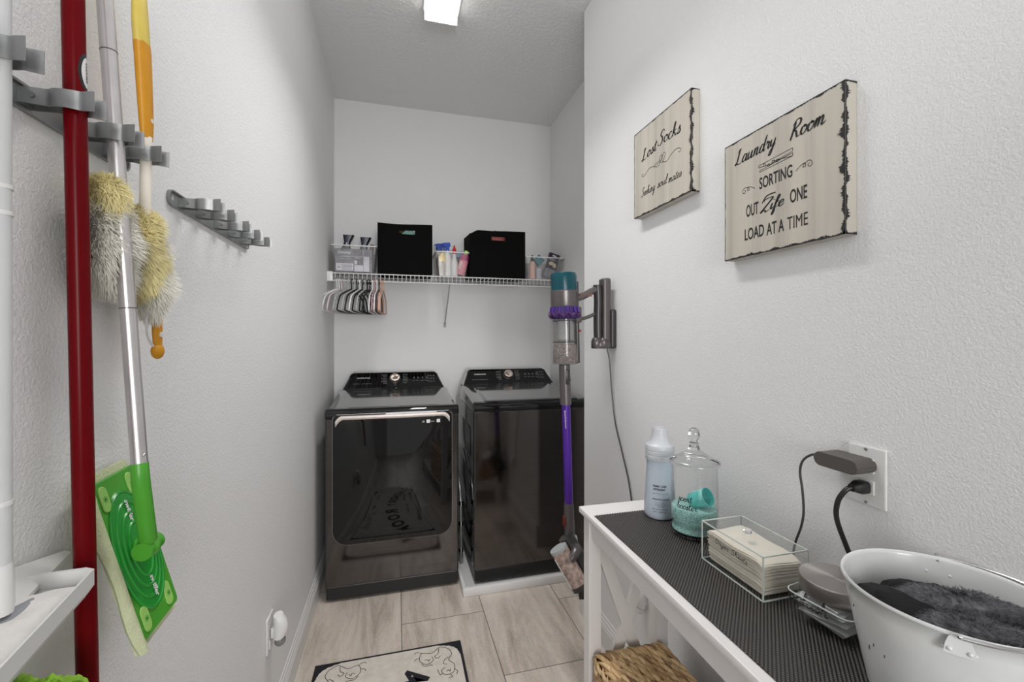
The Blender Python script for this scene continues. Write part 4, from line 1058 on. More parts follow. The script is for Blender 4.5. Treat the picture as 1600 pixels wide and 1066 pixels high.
# ================================================================== LEFT WALL: RACKS
def rack(ya, yb, z, clips, label):
    t = thing('broom_rack', (XL, (ya+yb)/2, z), label, 'tool rack', 'steel clip racks on the left wall')
    mb = MB(); H = .030
    poly = [((ya+yb)/2+px, z+pz) for px, pz in rrect(yb-ya, H, H/2-.0005, 8)]
    poly2 = [((ya+yb)/2+px, z+pz) for px, pz in rrect(yb-ya-.006, H-.006, (H-.006)/2-.0005, 8)]
    r = lambda P, x: [Vector((x, y, zz)) for y, zz in P]
    mb.rings([r(poly, XL+.0004), r(poly, XL+.006), r(poly2, XL+.006), r(poly2, XL+.0025)]); mb.build('rail', M['steel'], t, angle=30)
    for yy in (ya+.014, yb-.014):
        MB().lathe([(.006, 0), (.0055, .002), (.002, .003), (0, .003)], (XL+.0025, yy, z), (1, 0, 0), 14).build('screw', M['chrome'], t)
    for yc in clips:
        h = .011; th = .0012
        for s_ in (1, -1):
            prof = [(.003, .010), (.012, .010), (.024, .0085), (.030, .0085), (.036, .0115), (.046, .0122), (.054, .0105), (.060, .0085), (.066, .0100), (.074, .0115)]
            Q = catmull([Vector(p) for p in prof], 4); rs = []
            for i, p in enumerate(Q):
                a = Q[max(i-1, 0)]; b = Q[min(i+1, len(Q)-1)]; d = (b-a).normalized(); n = Vector((-d.y, d.x))*th/2
                u = i/(len(Q)-1); hh = h*(.8+.25*u); dz = -.0
                rs.append([Vector((XL+q.x, yc+s_*q.y, z+zz)) for q, zz in ((p+n, -hh), (p-n, -hh), (p-n, hh), (p+n, hh))])
            mb = MB(); mb.rings(rs); mb.build('clip_jaw', M['steel'], t, angle=35)
        mb = MB(); mb.box((XL+.002, yc-.0105, z-.009), (XL+.0045, yc+.0105, z+.009), bev=.0008)
        mb.cyl((XL+.016, yc-.0125, z), (XL+.016, yc+.0125, z), .0032, seg=12)
        mb.build('clip_base', M['steel'], t)
rack(.405, .815, 1.650, (.442, .522, .618, .698, .766), 'steel clip rack on the left wall holding the mop poles')
rack(.937, 1.385, 1.640, (.99, 1.065, 1.16, 1.245, 1.33), 'empty steel clip rack on the left wall, farther from the camera')

PX = XL+.046
# white pole mop (far left)
t = thing('white_mop', (PX, .522, 1.1), 'white mop hanging by its pole at the far left, with a flat tray head', 'mop')
MB().cyl((PX, .522, 1.135), (PX, .520, 2.05), .0095, seg=28).build('pole', M['whitepl'], t)
for z in (1.52, 1.495, 1.22): MB().cyl((PX, .522, z), (PX, .522, z+.004), .0102, seg=28).build('joint_ring', M['plate'], t)
MB().lathe([(.0095, 0), (.0105, -.01), (.011, -.04), (.010, -.048), (0, -.05)], (PX, .522, 1.165), seg=24).build('swivel', M['plate'], t)
# tray head: shallow trough running along the wall
def tray():
    TTm = Matrix.Translation((-.334, .606, 0)) @ Matrix.Rotation(R(9.7), 4, 'Z')
    w_, L_, zb, zt = .068, .27, 1.087, 1.115
    mb = MB(); th = .0022
    def out(g, z): return [TTm @ Vector((x, y, z)) for x, y in ((-w_+g, -L_+g), (-g, -L_+g), (-g, -g-.004), (-.010-g*.5, -g*2+.004), (-w_+g, -g*2+.010))]
    mb.rings([out(.006, zb), out(0, zb+.010), out(0, zt), out(th, zt), out(th, zb+.010), out(.008, zb+.003)])
    mb.build('tray', M['plate'], t, angle=30)
    mb = MB(); n = 14; G = []
    for i in range(n+1):
        row = []
        for j in range(n*2+1):
            u, v = i/n, j/(2*n); x = -w_+.004+(w_-.008)*u; y = -L_+.006+(L_-.012)*v
            e = min(1, 6*min(u, 1-u, v, 1-v)); z = zb+.008+.017*e**.5+.004*noise.noise(Vector((x*40, y*40, 1)))
            row.append(mb.bm.verts.new(TTm @ Vector((x, y, z))))
        G.append(row)
    for i in range(n):
        for j in range(2*n): mb.bm.faces.new((G[i][j], G[i+1][j], G[i+1][j+1], G[i][j+1]))
    pad = mb.build('cloth_pad', M['cloth'], t, angle=180)
    mb = MB(); mb.ell(TTm @ Vector((-.040, -.075, zb+.0235)), (.008, .035, .0035), 16); mb.build('stain', M['smudge'], pad)
    mb = MB()
    top = [(-.405, .676, 1.110), (-.405, .600, 1.127), (-.405, .45, 1.140), (-.405, .34, 1.142)]
    low = [(-.399, .677, 1.107), (-.3745, .560, 1.104), (-.350, .44, 1.104), (-.330, .34, 1.104)]
    mb.rings([[Vector(a), Vector(a)+Vector((0, 0, -.010)), Vector(b)+Vector((-.001, 0, -.006)), Vector(b)] for a, b in zip(top, low)])
    mb.build('flap', M['plate'], t, angle=30)
tray()

# lime chenille mop head seen below the tray
t = thing('lime_duster', (-.37, .58, .98), 'lime green chenille duster hanging at the bottom left below the white tray', 'duster')
rnd = random.Random(9); mb = MB()
for k in range(60):
    a = rnd.uniform(0, 2*PI); x = -.372+rnd.uniform(-.022, .018); y = rnd.uniform(.47, .588); z = rnd.uniform(1.0, 1.03)-.25*abs(y-.52)
    d = Vector((rnd.uniform(-.01, .02), rnd.uniform(-.01, .035), -rnd.uniform(.03, .06)))
    P = [Vector((x, y, z-.01)), Vector((x, y, z)), Vector((x, y, z))+d*.5+Vector((.008, .004, .004)), Vector((x, y, z))+d]
    mb.tube(P, lambda u: .0058*(1+.18*math.sin(u*60)), 8, smooth=6)
mb.build('chenille', M['lime'], t)
MB().box((-.395, .47, .945), (-.352, .585, .99), bev=.008).build('core', M['green'], t)
MB().cyl((-.375, .54, .6), (-.375, .54, .97), .009).build('handle', M['greenlt'], t)

# red pole
t = thing('red_broom', (PX, .63, 1.0), 'broom with a thick dark red pole clipped in the rack', 'broom')
A = Vector((PX, .612, 2.05)); B = Vector((PX, .659, .50))
MB().cyl(A, B, .0105, seg=36).build('pole', M['red'], t)
def at(z): u = (z-A.z)/(B.z-A.z); return A+(B-A)*u
mb = MB(); n = 12; mb1 = MB(); mb2 = MB()
def patch(mb, z0, z1, a0, a1, r, waist=0):
    G = []
    for j in range(13):
        v = j/12; z = z0+(z1-z0)*v; c_ = at(z); f = math.sin(PI*v)**.5 if waist else 1; am = (a0+a1)/2; row = []
        for i in range(9):
            a = am+(a1-a0)*(i/8-.5)*f; row.append(mb.bm.verts.new((c_.x+r*math.cos(a), c_.y+r*math.sin(a), z)))
        G.append(row)
    for j in range(12):
        for i in range(8):
            try: mb.bm.faces.new((G[j][i], G[j][i+1], G[j+1][i+1], G[j+1][i]))
            except ValueError: pass
patch(mb1, 1.668, 1.712, R(-45), R(42), .0107, 1); l_ = mb1.build('sticker', M['ink'], t)
patch(mb2, 1.672, 1.708, R(-28), R(42), .0109, 1); mb2.build('sticker_label', M['rim'], l_)
m1 = MB(); script(m1, 'home', (Vector(), Vector((1, 0, 0)), Vector((0, 1, 0)), Vector((0, 0, 1))), 0, 0, .026, .0042, .0013, contrast=.2) if False else None
block(m1, 'CLEANER', (Vector(), Vector((1, 0, 0)), Vector((0, 1, 0)), Vector((0, 0, 1))), 0, 0, .024, .0036, .02)
for v in m1.bm.verts:
    z = 1.702-v.co.x; a = R(0)+v.co.y/.0107; c_ = at(z); v.co = Vector((c_.x+.0111*math.cos(a), c_.y+.0111*math.sin(a), z))
m1.build('sticker_print', M['ink'], l_, smooth=False)

# wet mop with aluminium pole
t = thing('spray_mop', (-.34, .70, 1.1), 'silver pole flat mop with a bright green swivel head', 'mop')
d_ = Vector((-.035, .013, .455))/.455
p1 = Vector((-.331, .688, 1.207)); top = p1+d_*.84
MB().cyl(p1, top, .0092, seg=28).build('pole', M['silver'], t)
mb = MB()
for z_ in (.21, .555): q = p1+d_*z_; mb.cyl(q, q+d_*.0012, .0095, seg=28)
mb.build('joint_line', M['darkgrey'], t)
q = p1+d_*.016; MB().ell(q+Vector((.0075, -.004, 0)), .0024, 10).build('lock_button', M['chrome'], t)
MB().tube([p1+d_*.004, p1-d_*.02, Vector((-.331, .702, 1.13)), Vector((-.334, .714, 1.098))], lambda u: .0098+.001*u, 20, smooth=6).build('neck', M['green'], t)
jc = Vector((-.336, .720, 1.086))
PA, PB, PC, PD = Vector((-.389, .782, 1.185)), Vector((-.333, .790, .968)), Vector((-.333, .699, .967)), Vector((-.389, .691, 1.184))
cen = (PA+PB+PC+PD)/4; ul = (PA-PB).normalized(); wv_ = (PB-PC).normalized(); wv_ = (wv_-ul*wv_.dot(ul)).normalized(); nn = wv_.cross(ul); nn = nn if nn.x > 0 else -nn
LL, WW = .226, .100; cen = cen-wv_*.004
fr = (cen, ul, wv_, nn)
def loc(a, b, h): return cen+ul*a+wv_*b+nn*h
MB().rings([[loc(px, py, h) for px, py in rrect(LL*k, WW*k, .006, 4)] for h, k in ((-.004, .98), (.002, 1.0), (.004, .985))]).build('head_plate', M['green'], t, angle=30)
mb = MB()
for k, rr_ in enumerate((.044, .036, .028, .020)):
    ring = []
    for q in range(48):
        a = 2*PI*q/48; px, py = rr_*1.95*math.cos(a), rr_*math.sin(a)*1.02
        py = max(-WW/2+.003, min(WW/2-.003, py)); ring.append(loc(px, py, .0045+.0012*k))
    mb.tube(ring, .0026, 8, closed=True)
mb.rings([[loc(rr_*1.95*math.cos(2*PI*q/48), max(-WW/2+.003, min(WW/2-.003, rr_*math.sin(2*PI*q/48))), h) for q in range(48)] for rr_, h in ((.046, .0035), (.045, .0055), (.03, .007), (.012, .010), (.004, .011))])
mb.build('rippled_centre', M['greendk'], t, angle=40)
for sa in (-1, 1):
    for sb in (-1, 1):
        g_ = MB(); c0 = loc(sa*.088, sb*.030, 0)
        g_.prism(rrect(.036, .017, .0083, 6), .0035, .0058, (c0, ul, wv_, nn)); gp = g_.build('cloth_gripper', M['greenlt'], t, bev=.0012)
        g2 = MB(); f2 = (c0+nn*.0060, ul, wv_, nn)
        for an in (0, 1.05, 2.1, 3.14, 4.2, 5.25): ribbon(g2, [Vector((0, 0)), Vector((.0045*math.cos(an), .0045*math.sin(an)))], lambda d, t_: .0009, f2)
        g2.build('gripper_slit', M['greendk'], gp, smooth=False)
for sa, tx in ((.058, 0), (-.058, 0)):
    m1 = MB(); block(m1, 'swiffer', (loc(sa+.016, -.002, .0082), -ul, wv_*1, nn), 0, 0, .034, .009, .03, shear=.3)
    for v in m1.bm.verts: v.co = v.co
    m1.build('lettering', M['rim'], t, smooth=False)
mb = MB(); mb.lathe([(.017, 0), (.017, .004), (.013, .010), (.010, .016)], loc(0, -.004, .010), nn, 28); mb.build('swivel_base', M['green'], t)
mb = MB(); mb.ell(jc, .0145, 24); mb.cyl(jc-Vector((0, .0, 0))-wv_*.017, jc+wv_*.017, .0125, seg=28); mb.build('swivel_joint', M['green'], t)
MB().cyl(jc+wv_*.014, jc+wv_*.019, .0085, seg=24).build('joint_cap', M['greenlt'], t)
# cloth pad behind the plate, folded over the near edge
mb = MB(); rs = []
for k in range(13):
    v = k/12; a = (v-.5)*(LL+.020); sag = .010*math.sin(PI*v)+.006*math.sin(v*11)
    rs.append([loc(a, WW/2+.002, -.0035), loc(a, -WW/2-.002-sag*.7, -.0035), loc(a, -WW/2-.006-sag*.7, .001), loc(a, -WW/2-.005-sag*.4, .006), loc(a, -WW/2+.003-sag*.3, .0075), loc(a, -WW/2+.005, .0052), loc(a, -WW/2-.002, .0045), loc(a, -WW/2-.003, -.0065), loc(a, WW/2+.003, -.0085)])
mb.rings(rs); mb.build('cloth_pad', M['padcream'], t, angle=60)

# yellow duster: handle above the clip, stick, fluffy head below
t = thing('long_duster', (PX, .766, 1.5), 'long yellow duster with an orange and pale yellow grip, fluffy head down', 'duster')
def flat(mb, secs, n=20):
    rs = []
    for (z, y, wy, wx) in secs: rs.append([Vector((PX+math.cos(2*PI*k/n)*wx, y+math.sin(2*PI*k/n)*wy, z)) for k in range(n)])
    return mb.rings(rs)
flat(MB(), [(1.678, .775, .0125, .006), (1.70, .774, .0135, .0075), (1.75, .769, .0145, .0085), (1.80, .764, .0155, .009), (1.812, .762, .0155, .009)]).build('grip', M['orange'], t)
flat(MB(), [(1.810, .762, .0153, .0088), (1.84, .758, .016, .0085), (1.87, .756, .014, .008), (1.895, .757, .0095, .006), (1.9, .757, .010, .006), (1.912, .757, .013, .007), (1.918, .757, .008, .005)]).build('grip_end', M['yellowlt'], t)
MB().cyl((PX+.005, .774, 1.705), (PX+.0078, .774, 1.705), .0032, seg=16).build('button', M['rim'], t)
MB().cyl((PX, .768, 1.50), (PX, .774, 1.68), .0072, seg=20).build('stick', M['sheet'], t)
def fluff(name, par, c, rad, n, m, seed, ln=.028, flatx=.55):
    rnd = random.Random(seed); mb = MB(); c = Vector(c)
    rs = []
    for j in range(13):
        th = PI*j/12
        rs.append([c+Vector((rad[0]*.72*math.sin(th)*math.cos(p)*(1+.15*noise.noise(Vector((j, p*2, seed)))), rad[1]*.72*math.sin(th)*math.sin(p)*(1+.25*noise.noise(Vector((j*.7, p, seed+5)))), rad[2]*.8*math.cos(th))) for p in [2*PI*k/20 for k in range(20)]])
    mb.rings(rs, cap=False)
    for _ in range(n):
        d = Vector((rnd.gauss(0, 1), rnd.gauss(0, 1), rnd.gauss(0, 1))).normalized()
        p = c+Vector((d.x*rad[0]*.68, d.y*rad[1]*.68, d.z*rad[2]*.76)); cl = noise.noise(p*38+Vector((seed, 0, 0)))
        dd = (d+Vector((rnd.uniform(-.5, .5), rnd.uniform(-.5, .5), rnd.uniform(-.9, .2)))).normalized()
        L_ = ln*(.45+.5*rnd.random()+.7*cl); s_ = dd.orthogonal().normalized()*.0006
        q = p+dd*L_*.6+Vector((0, 0, -.002)); e = p+dd*L_+Vector((rnd.uniform(-.003, .003), rnd.uniform(-.003, .003), -.006))
        for v_ in (p, q, e): v_.x = max(v_.x, XL+.003)
        a, b = mb.bm.verts.new(p+s_), mb.bm.verts.new(p-s_); c1, c2 = mb.bm.verts.new(q+s_*.9), mb.bm.verts.new(q-s_*.9); e1 = mb.bm.verts.new(e)
        mb.bm.faces.new((a, b, c2, c1)); mb.bm.faces.new((c1, c2, e1))
    for v in mb.bm.verts: v.co.x = max(v.co.x, XL+.002)
    return mb.build(name, m, par, angle=180)
fluff('fluffy_head', t, (PX-.008, .772, 1.505), (.030, .040, .085), 11000, M['fluffy'], 3, .020)
fluff('fluffy_fringe', t, (PX-.004, .790, 1.475), (.028, .034, .075), 7000, M['fluffw'], 4, .020)
t = thing('short_duster', (PX, .80, 1.4), 'small duster with orange handle end pointing down behind the silver pole', 'duster')
flat(MB(), [(1.362, .806, .0085, .005), (1.385, .805, .0095, .006), (1.42, .803, .010, .0065), (1.47, .800, .0085, .006)]).build('handle', M['orange'], t)
MB().ell((PX, .806, 1.357), (.0075, .0135, .0125), 24).build('ball_end', M['orange'], t)
MB().cyl((PX+.0045, .804, 1.383), (PX+.0078, .804, 1.383), .0042, seg=16).build('hang_hole', M['rim'], t)
MB().tube([(PX, .790, 1.44), (PX, .775, 1.41), (PX, .778, 1.38), (PX, .793, 1.365)], .0018, 8, smooth=6).build('loop', M['rim'], t)
fluff('fluffy_head', t, (PX-.012, .705, 1.505), (.024, .052, .080), 12000, M['fluffw'], 8, .022)
fluff('yellow_tuft', t, (PX-.006, .690, 1.565), (.024, .034, .028), 4000, M['fluffy'], 9, .018)

# small outlet with plug-in freshener low on the left wall
t = thing('outlet_plate', (XL, 1.60, .40), 'white outlet plate low on the left wall', 'outlet')
MB().box((XL+.0003, 1.565, .343), (XL+.006, 1.637, .457), bev=.0025).build('plate', M['plate'], t)
MB().box((XL+.005, 1.585, .352), (XL+.009, 1.617, .378), bev=.001).build('socket', M['plate'], t)
def freshener(p, n, label, s_=1.0):
    """n = wall normal along x"""
    p = Vector(p); t = thing('air_freshener', p, label, 'air freshener')
    F = lambda a, b, c_: p+Vector((n*a*s_, b*s_, c_*s_))
    secs = []
    for k in range(11):
        z = -.022+.068*k/10; w_ = .024*(1-(max(0, z-.01)/.05)**3*.7)**.5 if z > .01 else .024; d = .012+.030*math.sin(PI*(.25+.6*k/10))
        secs.append([F(.006+d*(.5+.5*math.cos(a)) if True else 0, w_*math.sin(a), z) for a in [2*PI*q/24 for q in range(24)]])
    MB().rings(secs).build('body', M['plate'], t, angle=50)
    MB().lathe([(.0045*s_, 0), (.004*s_, .001)], F(.040, .0, .022), (n, 0, .3), 14).build('vent', M['darkgrey'], t)
    MB().box(F(-.0, -.012, -.020) if n > 0 else F(.010, -.012, -.020), F(.010, .012, .012) if n > 0 else F(0, .012, .012), bev=.001).build('plug_body', M['plate'], t)
    MB().lathe([(.013*s_, 0), (.016*s_, -.004*s_), (.016*s_, -.016*s_), (.011*s_, -.022*s_), (0, -.024*s_)], F(.024, 0, -.027), seg=20).build('refill', M['greyplug'] if n > 0 else M['plate'], t)
M['greyplug'] = mat('smoky_refill', (.22, .225, .22), .2)
freshener((XL+.009, 1.602, .405), 1, 'white plug-in air freshener with grey refill, low on the left wall', 1.05)
freshener((XR, 1.445, .40), -1, 'white plug-in air freshener on the right wall seen under the table', 1.0)

# ================================================================== VACUUM AND DOCK
VX, VY = .677, 1.70
V = lambda v: 1.38+(526-v)*.002676
t = thing('vacuum_dock', (XR-.02, VY, V(545)), 'dark grey vacuum charging dock screwed to the right wall', 'vacuum dock')
MB().box((XR-.026, VY-.036, V(545)), (XR-.0005, VY+.036, V(483)), bev=.008, seg=3).build('back_plate', M['vdark'], t)
MB().box((XR-.056, VY-.026, V(540)), (XR-.020, VY+.026, V(433)), bev=.009, seg=4).build('charging_arm', M['vgrey'], t)
mb = MB()
for k in (-1, 1): mb.lathe([(.018, 0), (.021, .004), (.021, .030), (.017, .042), (.009, .048), (0, .049)], (XR-.067+k*.0165, VY-.010, V(545)), seg=28)
mb.box((XR-.08, VY-.030, V(545)), (XR-.018, VY+.030, V(545)+.03), bev=.008, seg=3)
mb.build('tool_holder', M['vgrey'], t)
MB().tube([(XR-.030, VY, V(545)+.01), (XR-.018, VY-.004, V(565)), (XR-.010, VY-.008, V(610)), (XR-.006, VY-.03, V(660)), (XR-.006, VY-.085, V(700)), (XR-.006, VY-.14, V(740)), (XR-.007, VY-.175, V(780)), (XR-.008, VY-.20, .62), (XR-.008, VY-.22, .45)], .0032, 8, smooth=8).build('cord', M['darkgrey'], t)

t = thing('stick_vacuum', (VX, VY, .40), 'purple and grey cordless stick vacuum with teal filter hanging on its dock', 'vacuum cleaner')
ax = Vector((0, 0, 1)); C0 = lambda v: Vector((VX, VY, V(v)))
tl = R(1.2); TT = Matrix.Translation((VX, VY, 1.5)) @ Matrix.Rotation(-tl, 4, 'Y') @ Matrix.Translation((-VX, -VY, -1.5))
def L2(prof, name, m, seg=48, mod=None, par=None, **k):
    mb = MB(); mb.lathe([(r, V(v)) for r, v in prof], (VX, VY, 0), seg=seg, mod=mod)
    for q in mb.bm.verts: q.co = TT @ q.co
    return mb.build(name, m, par or t, **k)
L2([(0, 427), (.050, 427.5), (.0535, 430), (.055, 434), (.055, 452), (.0555, 456)], 'filter', M['teal'])
L2([(.0565, 455), (.0575, 456), (.0575, 478), (.056, 480)], 'motor_housing', M['vgrey'])
L2([(.054, 477), (.056, 480), (.0585, 490), (.062, 494), (.0585, 497), (.050, 499)], 'cyclone', M['purple'], 96, lambda a, z: 1+(.03 if z < V(484) else .018)*math.cos(14*a))
mb = MB(); pts = []
for k in range(112):
    a = 2*PI*k/112; pts.append(TT @ Vector((VX+.0620*math.cos(a), VY+.0620*math.sin(a), V(492.5)+.0065*math.cos(11*a))))
mb.tube(pts, .0055, 8, closed=True); mb.build('scalloped_ring', M['ringpurple'], t)
mb = MB()
for k in range(11):
    a = 2*PI*k/11
    P = [Vector((VX+r_*math.cos(a), VY+r_*math.sin(a), V(v))) for r_, v in ((.0565, 480), (.0585, 485), (.061, 489))]
    mb.tube([TT @ p for p in P], .0032, 8, smooth=3)
mb.build('cyclone_rib', M['purplemetal'], t)
bn = L2([(.050, 497), (.0500, 500), (.0515, 530), (.053, 565), (.052, 568.5), (0, 569)], 'dust_bin', M['vbin'])
L2([(.030, 500), (.034, 503), (.035, 531), (.024, 534), (.022, 560), (0, 561)], 'shroud', M['hgrey'], par=bn)
L2([(.0, 537), (.046, 538), (.0505, 545), (.051, 560), (.049, 566), (0, 567)], 'dust', M['dust'], par=bn)
mb = MB()
for v in (501, 534): mb.lathe([(.0512, V(v+1.2)), (.0522, V(v))], (VX, VY, 0), seg=48, cap=False)
mb.box((VX-.002, VY-.0525, V(534)), (VX+.002, VY-.050, V(500)))
for q in mb.bm.verts: q.co = TT @ q.co
mb.build('bin_band', M['vdark'], bn)
# rail on the dock side, red latch, handle loop, battery
MB().box((VX+.046, VY-.016, V(568)), (VX+.060, VY+.016, V(440)), TT, bev=.004).build('spine', M['vdark'], t)
MB().box((VX+.040, VY-.022, V(505)), (VX+.070, VY+.022, V(480)), TT, bev=.006).build('trigger_block', M['vgrey'], t)
mb = MB(); mb.ell((VX+.064, VY-.006, V(517)), (.009, .008, .006), 14); mb.build('bin_latch', M['redpl'], t)
MB().tube([(VX+.050, VY, V(466)), (VX+.085, VY, V(462)), (VX+.12, VY, V(455)), (VX+.150, VY, V(450))], lambda u: .0175-.002*u, 16, smooth=6, flat=.9).build('handle', M['vgrey'], t)
MB().tube([(VX+.060, VY, V(499)), (VX+.10, VY, V(496)), (VX+.152, VY, V(488))], .0075, 12, smooth=6).build('lower_arm', M['vgrey'], t)
MB().box((VX+.066, VY-.0155, V(463)), (VX+.118, VY-.0125, V(458)), bev=.001).build('handle_inlay', mat('copper_inlay', (.22, .10, .07), .35, .5), t)
MB().tube([(VX+.150, VY, V(444)), (VX+.154, VY, V(470)), (VX+.152, VY, V(500)), (VX+.154, VY, V(536))], lambda u: .0185, 16, smooth=6).build('battery_grip', M['vdark'], t, )
# wand
WA = C0(569)+Vector((.0, 0, 0)); WB = Vector((VX+.006, VY, V(632))); WC = Vector((VX+.020, VY, V(790))); WD = Vector((VX+.024, VY, V(838)))
MB().tube([WA, WA.lerp(WB, .15), WB], lambda u: .0215 if u < .2 else .0235, 24, smooth=4).build('wand_cuff', M['vgrey'], t)
mb = MB(); mb.box((VX-.004, VY-.029, V(600)), (VX+.012, VY-.020, V(576)), bev=.003); mb.tube([(VX+.022, VY-.016, V(592)), (VX-.008, VY-.020, V(612))], .0015, 6); mb.build('release_button', M['vdark'], t)
MB().cyl(WB-Vector((0, 0, -.01)), WC, .0185, .0178, seg=32).build('wand', M['purplemetal'], t)
m1 = MB(); block(m1, 'Gen5detect', (Vector((VX-.008, VY-.0192, V(640))), Vector((.06, 0, -1)), Vector((1, 0, .06)), Vector((0, -1, 0))), 0, 0, .075, .0055, .02)
m1.build('lettering', M['rim'], t, smooth=False)
MB().tube([WC+Vector((0, 0, .01)), WC+Vector((0, 0, -.02)), WD], lambda u: .0195+.003*u, 24, smooth=4).build('lower_cuff', M['vgrey'], t)
MB().box((WC.x-.024, VY-.012, V(822)), (WC.x-.018, VY+.012, V(806)), bev=.002).build('red_release', mat('dull_red_plastic', (.16, .02, .015), .4), t)
# cleaner head hanging diagonally
ha, hb = Vector((.634, 1.65, .520)), Vector((.704, 1.61, .392))
hd = (hb-ha).normalized()
MB().tube([ha, ha.lerp(hb, .5), hb], .036, 32, smooth=2).build('roller', M['brush'], t)
mb = MB(); nrm_ = Vector((-.4, -.9, .1)).normalized()
off = Vector((.045, .040, .030)); mb.tube([ha+off, hb+off], .033, 24); mb.build('head_shell', M['vdark'], t)
MB().tube([hb-hd*.004, hb+hd*.014], .0385, 28).build('end_cap', M['vdark'], t)
MB().tube([ha-hd*.008, ha+hd*.004], .037, 28).build('clear_end_cap', M['hgrey'], t)
mid = (ha+hb)/2
MB().tube([WD+Vector((0, -.0, .006)), WD+Vector((.002, -.008, -.03)), mid+Vector((.030, .0, .060)), mid+Vector((.0, -.012, .034))], lambda u: .022-.004*u, 20, smooth=6).build('swivel_neck', M['vgrey'], t)
mb = MB(); mb.tube([WD+Vector((-.018, -.004, -.012)), WD+Vector((.024, -.004, -.018))], .021, 24); mb.build('knuckle', M['chrome'], t)
MB().tube([mid+Vector((.06, .05, -.02)), hb+Vector((.022, .02, -.075))], lambda u: .022-.010*u, 12).build('rear_bumper', M['black'], t)
MB().tube([ha+Vector((-.022, -.014, -.030)), hb+Vector((-.020, -.014, -.034))], .004, 8).build('front_blade', M['rim'], t)

# ================================================================== WIRE SHELF
SZ, SY0, SY1, SX0, SX1 = 1.770, 2.852, 3.165, XL, XA
t = thing('wire_shelf', ((SX0+SX1)/2, SY1, SZ), 'white ventilated wire shelf across the back wall', 'shelf')
MB().cyl((SX0+.004, SY0, SZ), (SX1-.004, SY0, SZ), .0034, seg=10).build('front_rail', M['wire'], t)
MB().cyl((SX0+.004, SY0, SZ-.046), (SX1-.004, SY0, SZ-.046), .0034, seg=10).build('hang_rail', M['wire'], t)
MB().cyl((SX0+.004, SY1-.006, SZ), (SX1-.004, SY1-.006, SZ), .003, seg=10).build('back_rail', M['wire'], t)
MB().cyl((SX0+.004, SY0+.15, SZ-.004), (SX1-.004, SY0+.15, SZ-.004), .003, seg=10).build('middle_rail', M['wire'], t)
mb = MB(); x = SX0+.02
while x < SX1-.01:
    mb.tube([(x, SY1-.004, SZ+.001), (x, SY0, SZ+.0035), (x, SY0-.0032, SZ-.004), (x, SY0-.0032, SZ-.05)], .0016, 5); x += .0265
mb.build('cross_wires', M['wire'], t)
for bx in (.337,):
    MB().tube([(bx, SY0+.004, SZ-.044), (bx, SY0+.03, SZ-.062), (bx, SY1-.004, 1.47)], .0042, 8).build('strut', M['hgrey'], t)
    mb = MB(); mb.box((bx-.009, SY1-.001, 1.447), (bx+.009, SY1+.004, 1.483), bev=.001); mb.build('strut_foot', M['hgrey'], t)
for sx, xx in ((1, SX0), (-1, SX1)):
    a, b = sorted((xx+sx*.0006, xx+sx*.034))
    mb = MB(); mb.box((a, SY0-.012, SZ-.052), (b if sx > 0 else b, SY0+.014, SZ+.008), bev=.003); mb.build('end_bracket', M['plate'], t)
MB().box((SX0+.001, SY0+.2, SZ-.012), (SX0+.006, SY1, SZ+.004)).build('wall_clip', M['plate'], t)
SH = SZ+.006

